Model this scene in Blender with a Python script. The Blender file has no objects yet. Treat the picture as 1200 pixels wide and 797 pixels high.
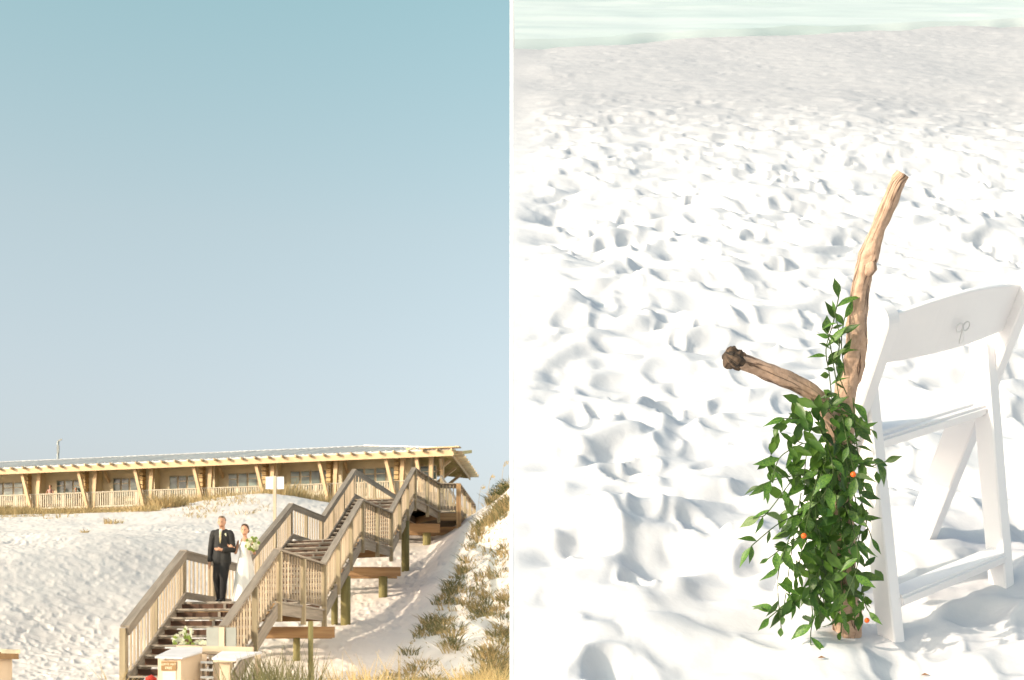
import bpy, bmesh, math, random
import numpy as np
from mathutils import Vector, Matrix, noise as mnoise
random.seed(7); rng = np.random.default_rng(7)
S = bpy.context.scene
COL = S.collection

# ------------------------------------------------------------------ camera, sky, sun, exposure
FPX, HOR = 1500.0, 780.0            # focal length and horizon row, in photograph pixels
cam = bpy.data.cameras.new("camera"); cam_o = bpy.data.objects.new("camera", cam); COL.objects.link(cam_o)
cam.sensor_fit = 'HORIZONTAL'; cam.sensor_width = 36; cam.lens = 36 * FPX / 1200
cam.shift_x = 0; cam.shift_y = (HOR - 398.5) / 1200
cam.clip_start = 0.05; cam.clip_end = 3000
cam_o.location = (0, 0, 0); cam_o.rotation_euler = (math.radians(90), 0, 0)
cam.dof.use_dof = True; cam.dof.focus_distance = 2.7; cam.dof.aperture_fstop = 24
S.camera = cam_o

SUN_EL = math.radians(16); SUN_BACK = math.radians(30)      # low sun from the left, a little behind the camera
to_sun = Vector((-math.cos(SUN_EL) * math.cos(SUN_BACK), -math.cos(SUN_EL) * math.sin(SUN_BACK), math.sin(SUN_EL)))
w = bpy.data.worlds.new("World"); S.world = w; w.use_nodes = True
nt = w.node_tree; nt.nodes.clear()
sky = nt.nodes.new('ShaderNodeTexSky'); sky.sky_type = 'NISHITA'; sky.sun_disc = False
sky.sun_elevation = SUN_EL; sky.sun_rotation = math.atan2(to_sun.x, to_sun.y) % (2 * math.pi)
sky.air_density = 1.0; sky.dust_density = 3.0; sky.ozone_density = 2.0
hs = nt.nodes.new('ShaderNodeHueSaturation'); hs.inputs['Saturation'].default_value = 0.55
bg = nt.nodes.new('ShaderNodeBackground'); bg.inputs['Strength'].default_value = 0.15
wo = nt.nodes.new('ShaderNodeOutputWorld')
tint = nt.nodes.new('ShaderNodeMix'); tint.data_type = 'RGBA'; tint.blend_type = 'MULTIPLY'; tint.inputs[0].default_value = 1; tcs = nt.nodes.new('ShaderNodeTexCoord'); sxs = nt.nodes.new('ShaderNodeSeparateXYZ'); nt.links.new(tcs.outputs['Generated'], sxs.inputs[0])
rp = nt.nodes.new('ShaderNodeValToRGB'); nt.links.new(sxs.outputs['Z'], rp.inputs[0]); rp.color_ramp.interpolation = 'LINEAR'   # humid sea air: pale and warm low down, teal higher up
rp.color_ramp.elements[0].position = .12; rp.color_ramp.elements[0].color = (1.0, .925, .88, 1); rp.color_ramp.elements[1].position = .9; rp.color_ramp.elements[1].color = (1.0, .97, 1.08, 1)
e_ = rp.color_ramp.elements.new(.5); e_.color = (.80, 1.13, .98, 1)
e_ = rp.color_ramp.elements.new(.32); e_.color = (.99, 1.04, .92, 1)
nt.links.new(rp.outputs[0], tint.inputs[7])
nt.links.new(sky.outputs[0], hs.inputs['Color']); nt.links.new(hs.outputs[0], tint.inputs[6]); nt.links.new(tint.outputs[2], bg.inputs[0]); nt.links.new(bg.outputs[0], wo.inputs[0])
sl = bpy.data.lights.new("sun", 'SUN'); sl.energy = 2.5; sl.angle = math.radians(0.55); sl.color = (1.0, 0.84, 0.67)
so = bpy.data.objects.new("sun", sl); COL.objects.link(so); so.rotation_euler = to_sun.to_track_quat('Z', 'Y').to_euler()
S.view_settings.view_transform = 'Standard'; S.view_settings.look = 'None'
S.view_settings.exposure = 0.92; S.view_settings.gamma = 1

# ------------------------------------------------------------------ frames
def P(px, py, z):                     # the point at height z (above the eye) seen at a pixel
    Y = z * FPX / (HOR - py); return Vector(((px - 600) / FPX * Y, Y, z))
def Q(px, py, Y):
    return Vector(((px - 600) / FPX * Y, Y, (HOR - py) / FPX * Y))
H0 = 1.503; KS = (HOR + 90) / FPX; TH = math.atan(KS)       # the sand bank on the right: a steady slope
EU = Vector((1, 0, 0)); EV = Vector((0, math.cos(TH), math.sin(TH))); EN = Vector((0, -math.sin(TH), math.cos(TH)))
OB = Vector((0, 0, -H0))
def B(u, v, n): return OB + EU * u + EV * v + EN * n
def SP(px, py, v):                    # point on the plane v = const seen at a pixel (for laying out the driftwood)
    r = Vector(((px - 600) / FPX, 1, (HOR - py) / FPX)); return r * ((v + OB.dot(EV)) / r.dot(EV))

# ------------------------------------------------------------------ materials
def mat(name, col, col2=None, scale=6, rough=.75, bump=.3, bscale=30, stretch=(1, 1, 1), var=.12, detail=5,
        spec=.3, coords='Object', transl=0, bdist=.01, metal=0):
    m = bpy.data.materials.new(name); m.use_nodes = True; n = m.node_tree.nodes; L = m.node_tree.links
    b = n['Principled BSDF']; b.inputs['Roughness'].default_value = rough; b.inputs['Specular IOR Level'].default_value = spec
    b.inputs['Metallic'].default_value = metal
    tc = n.new('ShaderNodeTexCoord'); mp = n.new('ShaderNodeMapping'); mp.inputs['Scale'].default_value = stretch
    L.new(tc.outputs[coords], mp.inputs[0])
    oi = n.new('ShaderNodeObjectInfo')
    off = n.new('ShaderNodeVectorMath'); off.operation = 'SCALE'; off.inputs[0].default_value = (37, 11, 23); L.new(oi.outputs['Random'], off.inputs['Scale'])
    L.new(off.outputs[0], mp.inputs['Location'])
    no = n.new('ShaderNodeTexNoise'); no.inputs['Scale'].default_value = scale; no.inputs['Detail'].default_value = detail
    L.new(mp.outputs[0], no.inputs[0])
    mx = n.new('ShaderNodeMix'); mx.data_type = 'RGBA'
    mx.inputs[6].default_value = (*col, 1); mx.inputs[7].default_value = (*(col2 or [c * .72 for c in col]), 1)
    cr = n.new('ShaderNodeMapRange'); cr.inputs[1].default_value = .35; cr.inputs[2].default_value = .68
    L.new(no.outputs[0], cr.inputs[0]); L.new(cr.outputs[0], mx.inputs[0])
    hv = n.new('ShaderNodeHueSaturation'); L.new(mx.outputs[2], hv.inputs['Color'])
    mr = n.new('ShaderNodeMapRange'); mr.inputs[3].default_value = 1 - var; mr.inputs[4].default_value = 1 + var
    L.new(oi.outputs['Random'], mr.inputs[0]); L.new(mr.outputs[0], hv.inputs['Value']); L.new(hv.outputs[0], b.inputs['Base Color'])
    if bump:
        nb = n.new('ShaderNodeTexNoise'); nb.inputs['Scale'].default_value = bscale; nb.inputs['Detail'].default_value = 6; L.new(mp.outputs[0], nb.inputs[0])
        bp = n.new('ShaderNodeBump'); bp.inputs['Strength'].default_value = bump; bp.inputs['Distance'].default_value = bdist
        L.new(nb.outputs[0], bp.inputs['Height']); L.new(bp.outputs[0], b.inputs['Normal'])
    if transl:
        tr = n.new('ShaderNodeBsdfTranslucent'); ms = n.new('ShaderNodeMixShader'); ms.inputs[0].default_value = transl
        L.new(hv.outputs[0], tr.inputs[0]); L.new(b.outputs[0], ms.inputs[1]); L.new(tr.outputs[0], ms.inputs[2])
        L.new(ms.outputs[0], n['Material Output'].inputs[0])
    return m
M = {}
GR = (.25, 3, 3)
M['rail'] = mat('weathered_grey_wood', (.33, .275, .215), (.22, .18, .14), 5, stretch=GR, bump=.4)
M['post'] = mat('weathered_tan_wood', (.38, .31, .20), (.27, .21, .13), 5, stretch=GR, bump=.4, var=.2)
M['baluster'] = mat('tan_baluster_wood', (.49, .385, .27), (.37, .285, .195), 7, stretch=GR, bump=.3, var=.2)
M['beam'] = mat('treated_beam_wood', (.38, .235, .115), (.24, .14, .07), 4, stretch=GR, bump=.4)
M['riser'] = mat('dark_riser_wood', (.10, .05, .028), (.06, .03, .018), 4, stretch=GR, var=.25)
M['tread'] = mat('grey_tread_wood', (.34, .29, .235), (.23, .195, .155), 5, stretch=GR)
M['pile'] = mat('green_treated_pile', (.22, .19, .075), (.15, .13, .05), 6, stretch=(3, 3, .3))
M['cream'] = mat('cream_painted_timber', (.66, .485, .295), (.57, .405, .235), 2, bump=.15, var=.07)
M['brail'] = mat('pale_railing_paint', (.56, .49, .38), (.48, .42, .32), 3, bump=.1, var=.07)
M['clap'] = mat('beige_siding', (.72, .62, .43), (.66, .56, .38), 2, bump=.15, var=.06)
M['pier'] = mat('tan_louvered_siding', (.56, .40, .2), (.48, .33, .16), 2, bump=.2, var=.08)
M['soffit'] = mat('soffit_boards', (.64, .52, .26), (.54, .43, .20), 2, stretch=(3, .4, 1), bump=.2)
M['metal'] = mat('grey_metal_roof', (.55, .53, .50), (.51, .49, .47), 1.2, rough=.5, bump=.05, var=.04, spec=.4)
M['seam'] = mat('pale_roof_seam', (.78, .74, .68), (.74, .70, .64), 2, rough=.5, bump=.05)
M['glass'] = mat('dark_window_glass', (.022, .035, .033), (.16, .21, .18), .9, rough=.15, bump=0, spec=.35, var=.3, detail=1, stretch=(1, 1, 2.2))  # pale green patches are reflections painted into the glass colour
M['frame'] = mat('window_trim', (.55, .46, .32), None, 2, bump=.1)
M['white'] = mat('white_resin', (.85, .83, .84), (.83, .81, .82), 3, rough=.38, bump=.04, var=.01, spec=.4)
M['signw'] = mat('white_sign_board', (.8, .8, .78), (.74, .74, .72), 5, bump=.05)
M['signg'] = mat('grey_sign_back', (.33, .335, .30), (.29, .295, .265), 5, bump=.08)
M['lid'] = mat('pale_grey_lid', (.62, .60, .60), (.54, .52, .52), 5, bump=.1)
M['plaque'] = mat('brown_plaque', (.33, .20, .09), (.27, .16, .07), 8, bump=.1)
M['paper'] = mat('notice_paper', (.74, .66, .52), (.68, .6, .47), 9, bump=0)
M['letter'] = mat('cream_lettering', (.82, .72, .52), None, 3, bump=0)
M['boxwood'] = mat('cream_box_board', (.62, .485, .35), (.53, .41, .29), 3, bump=.2, stretch=(1, 1, .3))
M['red'] = mat('red_plastic', (.55, .05, .03), None, 3, bump=0)
M['skin'] = mat('skin', (.56, .31, .20), (.5, .26, .16), 6, rough=.5, bump=.05)
M['suit'] = mat('charcoal_suit', (.035, .034, .032), (.025, .024, .023), 9, rough=.85, bump=.2)
M['suitp'] = mat('dark_trousers', (.025, .024, .023), (.018, .017, .017), 9, rough=.85, bump=.2)
M['shirt'] = mat('white_shirt', (.78, .76, .72), None, 5, bump=.05)
M['tie'] = mat('pale_gold_tie', (.62, .52, .28), None, 20, bump=.05)
M['shoe'] = mat('black_shoe', (.015, .013, .012), None, 3, rough=.3, bump=0)
M['hair'] = mat('brown_hair', (.07, .035, .018), (.04, .02, .01), 30, bump=.4)
M['hairg'] = mat('greying_hair', (.22, .15, .09), (.12, .08, .05), 30, bump=.4)
M['satin'] = mat('ivory_satin', (.80, .77, .72), (.76, .73, .68), 4, rough=.45, bump=.15, bscale=8)
M['lace'] = mat('sheer_lace', (.72, .66, .6), (.64, .58, .52), 40, rough=.7, bump=.3, bscale=60)
M['petal'] = mat('cream_petals', (.78, .76, .62), (.66, .68, .45), 18, bump=.2, transl=.2)
M['bleaf'] = mat('bouquet_leaf', (.30, .38, .07), (.18, .26, .05), 10, bump=.1, transl=.2)
M['pinkcloth'] = mat('pink_top', (.62, .35, .3), None, 5, bump=.05)
M['darkcloth'] = mat('dark_skirt', (.12, .11, .11), None, 5, bump=.05)
M['leaf'] = mat('glossy_green_leaf', (.12, .225, .035), (.035, .105, .022), 14, rough=.38, bump=.12, bscale=50, var=.5, transl=.42, spec=.5)
M['leafpale'] = mat('pale_leaf_underside', (.22, .30, .12), (.14, .22, .08), 14, rough=.5, bump=.12, bscale=50, var=.3, transl=.3)
M['vine'] = mat('thin_green_vine', (.06, .10, .03), None, 10, bump=0)
M['berry'] = mat('orange_berry', (.75, .13, .02), (.62, .08, .01), 20, rough=.3, bump=0)
M['grassg'] = mat('green_dune_grass', (.17, .17, .075), (.27, .23, .11), 1.3, bump=0, transl=.35, rough=.6)
M['grassd'] = mat('golden_dune_grass', (.56, .41, .20), (.42, .32, .15), .9, bump=0, transl=.35, rough=.6)
M['oat'] = mat('sea_oat_heads', (.50, .38, .2), None, 10, bump=0)
M['shrub'] = mat('dark_green_shrub_leaves', (.09, .11, .03), (.05, .07, .02), 3, bump=0, transl=.25)
M['stick'] = mat('dark_twig', (.03, .03, .03), None, 10, bump=.2)
M['galv'] = mat('galvanised_pipe', (.45, .45, .42), None, 10, rough=.4, bump=0)
M['wallwhite'] = mat('white_painted_wall', (.86, .86, .86), (.84, .84, .84), 3, rough=.6, bump=.02, var=0)
M['pink'] = mat('pink_ribbon', (.85, .84, .84), None, 5, bump=0, transl=.3)
M['debris'] = mat('dry_leaf_scrap', (.28, .14, .06), None, 20, bump=0)

def driftwood_mat(name, c1, c2, dark):
    m = bpy.data.materials.new(name); m.use_nodes = True; n = m.node_tree.nodes; L = m.node_tree.links; b = n['Principled BSDF']
    b.inputs['Roughness'].default_value = .8
    uv = n.new('ShaderNodeUVMap')
    mp = n.new('ShaderNodeMapping'); mp.inputs['Scale'].default_value = (5, 9, 1); L.new(uv.outputs[0], mp.inputs[0])
    n1 = n.new('ShaderNodeTexNoise'); n1.inputs['Scale'].default_value = 1.6; n1.inputs['Detail'].default_value = 8; n1.inputs['Roughness'].default_value = .65
    L.new(mp.outputs[0], n1.inputs[0])
    mx = n.new('ShaderNodeMix'); mx.data_type = 'RGBA'; mx.inputs[6].default_value = (*c1, 1); mx.inputs[7].default_value = (*c2, 1)
    r1 = n.new('ShaderNodeMapRange'); r1.inputs[1].default_value = .38; r1.inputs[2].default_value = .66; L.new(n1.outputs[0], r1.inputs[0]); L.new(r1.outputs[0], mx.inputs[0])
    mp2 = n.new('ShaderNodeMapping'); mp2.inputs['Scale'].default_value = (7, 1.3, 1); L.new(uv.outputs[0], mp2.inputs[0])
    n2 = n.new('ShaderNodeTexNoise'); n2.inputs['Scale'].default_value = 1.0; n2.inputs['Detail'].default_value = 6; n2.inputs['Distortion'].default_value = 1.2; L.new(mp2.outputs[0], n2.inputs[0])
    ab = n.new('ShaderNodeMath'); ab.operation = 'SUBTRACT'; ab.inputs[1].default_value = .5; L.new(n2.outputs[0], ab.inputs[0])
    ab2 = n.new('ShaderNodeMath'); ab2.operation = 'ABSOLUTE'; L.new(ab.outputs[0], ab2.inputs[0])
    r2 = n.new('ShaderNodeMapRange'); r2.inputs[1].default_value = .006; r2.inputs[2].default_value = .03; L.new(ab2.outputs[0], r2.inputs[0])
    n3 = n.new('ShaderNodeTexNoise'); n3.inputs['Scale'].default_value = .9; n3.inputs['Detail'].default_value = 2; L.new(mp2.outputs[0], n3.inputs[0])
    r3 = n.new('ShaderNodeMapRange'); r3.inputs[1].default_value = .46; r3.inputs[2].default_value = .54; L.new(n3.outputs[0], r3.inputs[0])
    mxx = n.new('ShaderNodeMath'); mxx.operation = 'MAXIMUM'; L.new(r2.outputs[0], mxx.inputs[0]); L.new(r3.outputs[0], mxx.inputs[1])
    m2 = n.new('ShaderNodeMix'); m2.data_type = 'RGBA'; m2.inputs[6].default_value = (*dark, 1); L.new(mx.outputs[2], m2.inputs[7]); L.new(mxx.outputs[0], m2.inputs[0])
    L.new(m2.outputs[2], b.inputs['Base Color'])
    su = n.new('ShaderNodeMath'); su.operation = 'MULTIPLY'; L.new(mxx.outputs[0], su.inputs[0]); L.new(n1.outputs[0], su.inputs[1])
    bp = n.new('ShaderNodeBump'); bp.inputs['Strength'].default_value = .9; bp.inputs['Distance'].default_value = .004; L.new(su.outputs[0], bp.inputs['Height']); L.new(bp.outputs[0], b.inputs['Normal'])
    return m
M['drift'] = driftwood_mat('driftwood_bark', (.54, .37, .27), (.38, .25, .17), (.12, .07, .045))
M['driftend'] = driftwood_mat('broken_driftwood_end', (.12, .075, .045), (.05, .032, .022), (.01, .008, .006))

def sand_mat(name, c1, c2, wet=None):
    m = bpy.data.materials.new(name); m.use_nodes = True; n = m.node_tree.nodes; L = m.node_tree.links; b = n['Principled BSDF']
    b.inputs['Roughness'].default_value = .95; b.inputs['Specular IOR Level'].default_value = .1
    tc = n.new('ShaderNodeTexCoord')
    n1 = n.new('ShaderNodeTexNoise'); n1.inputs['Scale'].default_value = .7; n1.inputs['Detail'].default_value = 7; L.new(tc.outputs['Object'], n1.inputs[0])
    mx = n.new('ShaderNodeMix'); mx.data_type = 'RGBA'; mx.inputs[6].default_value = (*c1, 1); mx.inputs[7].default_value = (*c2, 1)
    r1 = n.new('ShaderNodeMapRange'); r1.inputs[1].default_value = .35; r1.inputs[2].default_value = .7; L.new(n1.outputs[0], r1.inputs[0]); L.new(r1.outputs[0], mx.inputs[0])
    out = mx.outputs[2]
    if wet:                                   # wet sand near the water line, by distance up the bank
        sx = n.new('ShaderNodeSeparateXYZ'); L.new(tc.outputs['Object'], sx.inputs[0])
        r = n.new('ShaderNodeMapRange'); r.interpolation_type = 'SMOOTHSTEP'; r.inputs[1].default_value = wet[0]; r.inputs[2].default_value = wet[1]; L.new(sx.outputs['Y'], r.inputs[0])
        m2 = n.new('ShaderNodeMix'); m2.data_type = 'RGBA'; m2.inputs[7].default_value = (*wet[2], 1); L.new(r.outputs[0], m2.inputs[0]); L.new(out, m2.inputs[6]); out = m2.outputs[2]
    L.new(out, b.inputs['Base Color'])
    nb = n.new('ShaderNodeTexNoise'); nb.inputs['Scale'].default_value = 9; nb.inputs['Detail'].default_value = 9; L.new(tc.outputs['Object'], nb.inputs[0])
    bp = n.new('ShaderNodeBump'); bp.inputs['Strength'].default_value = .35; bp.inputs['Distance'].default_value = .02; L.new(nb.outputs[0], bp.inputs['Height']); L.new(bp.outputs[0], b.inputs['Normal'])
    return m
M['sandL'] = sand_mat('dune_sand', (.76, .69, .62), (.71, .635, .57))
M['sandR'] = sand_mat('white_sand', (.63, .63, .65), (.60, .60, .62), (8.2, 13.0, (.455, .455, .475)))  # faint blue in the colour stands in for cool light in the shadows
mw = mat('pale_sea_water', (.52, .60, .58), (.62, .675, .66), .6, rough=.4, bump=.2, bscale=2.2, bdist=.08, var=0, stretch=(.35, 1.2, 1)); M['water'] = mw

# ------------------------------------------------------------------ builders
def link(o, parent=None, Mw=None):
    COL.objects.link(o)
    if parent is not None:
        o.parent = parent
        if Mw is not None: o.matrix_basis = parent.matrix_basis.inverted() @ Mw if parent.parent is None else Mw
    elif Mw is not None: o.matrix_basis = Mw
    return o
def tag(o, label=None, cat=None, group=None, kind=None):
    if label: o['label'] = label
    if cat: o['category'] = cat
    if group: o['group'] = group
    if kind: o['kind'] = kind
    return o
def empty(name, loc, label, cat, group=None, Mw=None):
    o = bpy.data.objects.new(name, None); o.empty_display_size = .2; COL.objects.link(o)
    o.matrix_basis = Mw if Mw is not None else Matrix.Translation(loc)
    return tag(o, label, cat, group)
def mesh_from(name, vs, fs, m=None, smooth=False):
    me = bpy.data.meshes.new(name); me.from_pydata([tuple(v) for v in vs], [], fs); me.update()
    if m: me.materials.append(m)
    if smooth: me.polygons.foreach_set('use_smooth', [True] * len(me.polygons))
    return me
BOXF = [(0, 3, 2, 1), (4, 5, 6, 7), (0, 1, 5, 4), (1, 2, 6, 5), (2, 3, 7, 6), (3, 0, 4, 7)]
_bc = {}
def box_mesh(l, w_, h, m, bev=0):
    key = (round(l, 3), round(w_, 3), round(h, 3), m.name, bev)
    if key in _bc: return _bc[key]
    vs = [(x * l / 2, y * w_ / 2, z * h / 2) for z in (-1, 1) for x, y in ((-1, -1), (1, -1), (1, 1), (-1, 1))]
    me = mesh_from('box', vs, BOXF, m)
    if bev:
        bm = bmesh.new(); bm.from_mesh(me); bmesh.ops.bevel(bm, geom=bm.edges[:], offset=bev, segments=2, affect='EDGES'); bm.to_mesh(me); bm.free()
    _bc[key] = me; return me
def frame(p0, p1, up=Vector((0, 0, 1))):
    x = (p1 - p0).normalized()
    if abs(x.dot(up)) > .95: up = Vector((0, 1, 0))
    y = up.cross(x).normalized(); z = x.cross(y); c = (p0 + p1) / 2
    return Matrix(((x.x, y.x, z.x, c.x), (x.y, y.y, z.y, c.y), (x.z, y.z, z.z, c.z), (0, 0, 0, 1)))
def beam(name, p0, p1, w_, h, m, parent=None, up=Vector((0, 0, 1)), ext=0, bev=0, local=False):
    """a board from p0 to p1: w_ wide across, h deep"""
    p0 = Vector(p0); p1 = Vector(p1); L = (p1 - p0).length + 2 * ext
    o = bpy.data.objects.new(name, box_mesh(L, w_, h, M[m], bev)); F = frame(p0, p1, up)
    if local: COL.objects.link(o); o.parent = parent; o.matrix_basis = F; return o
    return link(o, parent, F)
def tube_mesh(path, radii, sides, m, rough=0, nscale=8, seed=0, caps=True, uvs=True):
    path = [Vector(p) for p in path]; vs = []; fs = []; uvl = []; acc = 0
    ref = Vector((.3, .2, 1)).normalized()
    for i, p in enumerate(path):
        t = (path[min(i + 1, len(path) - 1)] - path[max(i - 1, 0)]).normalized()
        if abs(t.dot(ref)) > .97: ref = Vector((1, .2, 0)).normalized()
        a = t.cross(ref).normalized(); b = t.cross(a)
        if i: acc += (p - path[i - 1]).length
        for k in range(sides):
            an = 2 * math.pi * k / sides; d = a * math.cos(an) + b * math.sin(an); r = radii[i]
            if rough:
                q = p * nscale + d * 1.3 + Vector((seed, seed, 0)); r *= 1 + rough * mnoise.noise(q) + rough * .6 * mnoise.noise(q * 2.7)
            vs.append(p + d * r); uvl.append((k / sides, acc))
    n = len(path)
    for i in range(n - 1):
        for k in range(sides):
            k2 = (k + 1) % sides; fs.append((i * sides + k, i * sides + k2, (i + 1) * sides + k2, (i + 1) * sides + k))
    if caps: fs.append(tuple(range(sides))[::-1]); fs.append(tuple((n - 1) * sides + k for k in range(sides)))
    me = mesh_from('tube', vs, fs, m, True)
    if uvs:
        lay = me.uv_layers.new(name='UVMap')
        for poly in me.polygons:
            ks = [me.loops[li].vertex_index % sides for li in poly.loop_indices]; wrap = (0 in ks and sides - 1 in ks)
            for li in poly.loop_indices:
                vi = me.loops[li].vertex_index; u, v = uvl[vi]
                if wrap and u == 0: u = 1
                lay.data[li].uv = (u, v * 4)
    return me
def tube(name, path, radii, sides, m, parent=None, local=False, **k):
    if not hasattr(radii, '__len__'): radii = [radii] * len(path)
    o = bpy.data.objects.new(name, tube_mesh(path, radii, sides, M[m], **k))
    if local: COL.objects.link(o); o.parent = parent; return o
    return link(o, parent, Matrix.Identity(4))
def smooth_path(pts, n=6):
    out = []; k = len(pts)
    g = lambda i: Vector(pts[max(0, min(k - 1, i))])
    for i in range(k - 1):
        a, b, c, d = g(i - 1), g(i), g(i + 1), g(i + 2)
        for j in range(n):
            t = j / n; out.append(.5 * ((2 * b) + (c - a) * t + (2 * a - 5 * b + 4 * c - d) * t * t + (3 * b - a - 3 * c + d) * t ** 3))
    out.append(Vector(pts[-1])); return out

# numpy noise for the ground sheets
def h2(ix, iy, s):
    n = (ix * 374761393 + iy * 668265263 + s * 974711) & 0xffffffff
    n = ((n ^ (n >> 13)) * 1274126177) & 0xffffffff
    return ((n ^ (n >> 16)) & 0xffff) / 65535.0
def vnoise(x, y, s=0):
    ix = np.floor(x).astype(np.int64); iy = np.floor(y).astype(np.int64); fx = x - ix; fy = y - iy
    fx = fx * fx * (3 - 2 * fx); fy = fy * fy * (3 - 2 * fy)
    a = h2(ix, iy, s); b = h2(ix + 1, iy, s); c = h2(ix, iy + 1, s); d = h2(ix + 1, iy + 1, s)
    return (a + (b - a) * fx + (c - a) * fy + (a - b - c + d) * fx * fy) * 2 - 1
def prints(x, y, cell, s=0, prob=.8, sharp=3.2):
    """footprints: oval hollows with a raised rim, one or none per jittered cell"""
    gx, gy = x / cell, y / cell; ix = np.floor(gx).astype(np.int64); iy = np.floor(gy).astype(np.int64); out = np.zeros_like(x)
    for dx in (-1, 0, 1):
        for dy in (-1, 0, 1):
            cx = ix + dx; cy = iy + dy
            px = cx + .1 + .8 * h2(cx, cy, s + 1); py = cy + .1 + .8 * h2(cx, cy, s + 2)
            an = h2(cx, cy, s + 3) * np.pi; sz = .24 + .2 * h2(cx, cy, s + 4); on = h2(cx, cy, s + 5) < prob
            ux = (gx - px) * np.cos(an) + (gy - py) * np.sin(an); uy = -(gx - px) * np.sin(an) + (gy - py) * np.cos(an)
            r = np.sqrt((ux / sz) ** 2 + (uy / (sz * .55)) ** 2)
            prof = -np.exp(-(r ** sharp)) + .45 * np.exp(-((r - 1.3) / (.26 if sharp > 3 else .4)) ** 2)
            out += on * prof * (.5 + .7 * h2(cx, cy, s + 6))
    return out
def sstep(a, b, x):
    t = np.clip((x - a) / (b - a), 0, 1); return t * t * (3 - 2 * t)
GY = [-400, 0, 8, 15, 19, 21.7, 27, 30, 33, 37, 41, 45, 50, 60, 70, 80, 84, 100, 700]
GZ = [-1.5, -1.5, -1.42, -1.08, -.8, -.42, -.32, .25, .95, 1.95, 2.9, 4.1, 5.1, 6.7, 8.1, 9.35, 9.75, 10.2, 10.4]
def ground_z(X, Y, fine=True):
    X = np.asarray(X, float); Y = np.asarray(Y, float)
    z = np.interp(Y, GY, GZ)
    z = (z + np.interp(Y - 1.2, GY, GZ) + np.interp(Y + 1.2, GY, GZ)) / 3
    edge = -4.4 + .10 * (Y - 22)
    z = z + np.clip((X + 3.0) / 3.0, 0, 1.5) ** 1.2 * 2.15 * np.exp(-((Y - 45) / 12) ** 2)
    left = sstep(-9, -16, X)
    z = z + left * 1.0 * np.exp(-((Y - 36) / 12) ** 2) + 1.0 * np.exp(-(((X + 13.5) / 6.5) ** 2 + ((Y - 69) / 6) ** 2))
    z = z + .25 * vnoise(X / 7, Y / 7, 3) * sstep(22, 40, Y) + .09 * vnoise(X / 2.6, Y / 2.6, 4) * sstep(20, 30, Y)
    hill = sstep(edge + .6, edge + 2.2, X) * sstep(18, 24, Y) * (1 - sstep(46, 52, Y))
    z = z + hill * (.15 * vnoise(X * 1.1 + .4 * Y, Y * .55, 41) + .08 * vnoise(X * 2.6, Y * 1.7, 42))
    if fine:
        f = 1 + .25 * sstep(-3.5, -1, X) * (Y < 50)
        calm = .35 + .65 * sstep(-.2, .35, vnoise(X / 6, Y / 6, 9))
        z = z + calm * f * (.040 * prints(X, Y * 1.25, .62, 11) + .030 * prints(X, Y * 1.25, .43, 31)) + .02 * vnoise(X * 1.7, Y * 1.7, 5) + .012 * vnoise(X * 5, Y * 5, 6)
    return z
def gz(x, y): return float(ground_z(np.array([x]), np.array([y]), False)[0])

def grid_mesh(name, X, Y, Z, m):
    r, c = X.shape; me = bpy.data.meshes.new(name); co = np.stack([X, Y, Z], -1).reshape(-1, 3).astype(np.float32)
    idx = np.arange(r * c).reshape(r, c); q = np.stack([idx[:-1, :-1], idx[:-1, 1:], idx[1:, 1:], idx[1:, :-1]], -1).reshape(-1, 4)
    me.vertices.add(len(co)); me.vertices.foreach_set('co', co.ravel()); me.loops.add(q.size); me.loops.foreach_set('vertex_index', q.ravel().astype(np.int32))
    me.polygons.add(len(q)); me.polygons.foreach_set('loop_start', np.arange(0, q.size, 4, dtype=np.int32)); me.polygons.foreach_set('loop_total', np.full(len(q), 4, np.int32))
    me.update(calc_edges=True); me.polygons.foreach_set('use_smooth', np.ones(len(q), bool)); me.materials.append(m); return me

# ------------------------------------------------------------------ the ground of the dune side
rows = np.concatenate([[-300, -100, -30, 0], np.geomspace(8, 15, 12)[:-1], np.geomspace(15, 110, 560), np.geomspace(125, 900, 18)])
ks = np.concatenate([np.linspace(-3, -.48, 26)[:-1], np.linspace(-.44, .02, 520), np.linspace(.05, 3, 22)])
KK, YY = np.meshgrid(ks, rows); XX = KK * np.maximum(np.abs(YY), 12)
me = grid_mesh('sand_ground', XX, YY, ground_z(XX, YY), M['sandL'])
o = bpy.data.objects.new('sand_ground', me); link(o); tag(o, 'trampled pale dune sand rising from the beach up to the pavilion', kind='structure')

# ------------------------------------------------------------------ the white sand bank with the water line on the right
rows = np.concatenate([[1.15], np.geomspace(1.2, 29.5, 720)]); t = np.linspace(0, 1, 460)
T, RY = np.meshgrid(t, rows); BU = T * (1.4 + .47 * RY); BV = RY / math.cos(TH)
amp = .032 * (1 - .8 * sstep(7.0, 14, BV)) * (1 + .1 * sstep(3, 8, BV)) * (1 + .35 * (1 - sstep(3.2, 5.5, BV)))
WU = BU + .10 * vnoise(BU * 3, BV * 3, 61); WV = BV + .10 * vnoise(BU * 3 + 9, BV * 3, 62); RU = WU * .92 + WV * .39; RV = WV * .92 - WU * .39
hh = amp * (1.0 * vnoise(RU * 3.4, RV * 6.2, 8) + .75 * np.abs(vnoise(RU * 5.2, RV * 9, 15)) + .55 * vnoise(RU * 7.5, RV * 13, 12) + (.55 + .4 * (1 - sstep(3.5, 5, BV))) * prints(BU, BV, .27, 51, .75, 2.6) + .5 * prints(BU + 3, BV, .19, 71, .6, 3.2) + .10 * vnoise(RU * 26, RV * 26, 13) * (1 - sstep(3.5, 5, BV)))
hh += .035 * vnoise(BU * .8, BV * .8, 14) * sstep(3.6, 6, BV)
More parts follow.
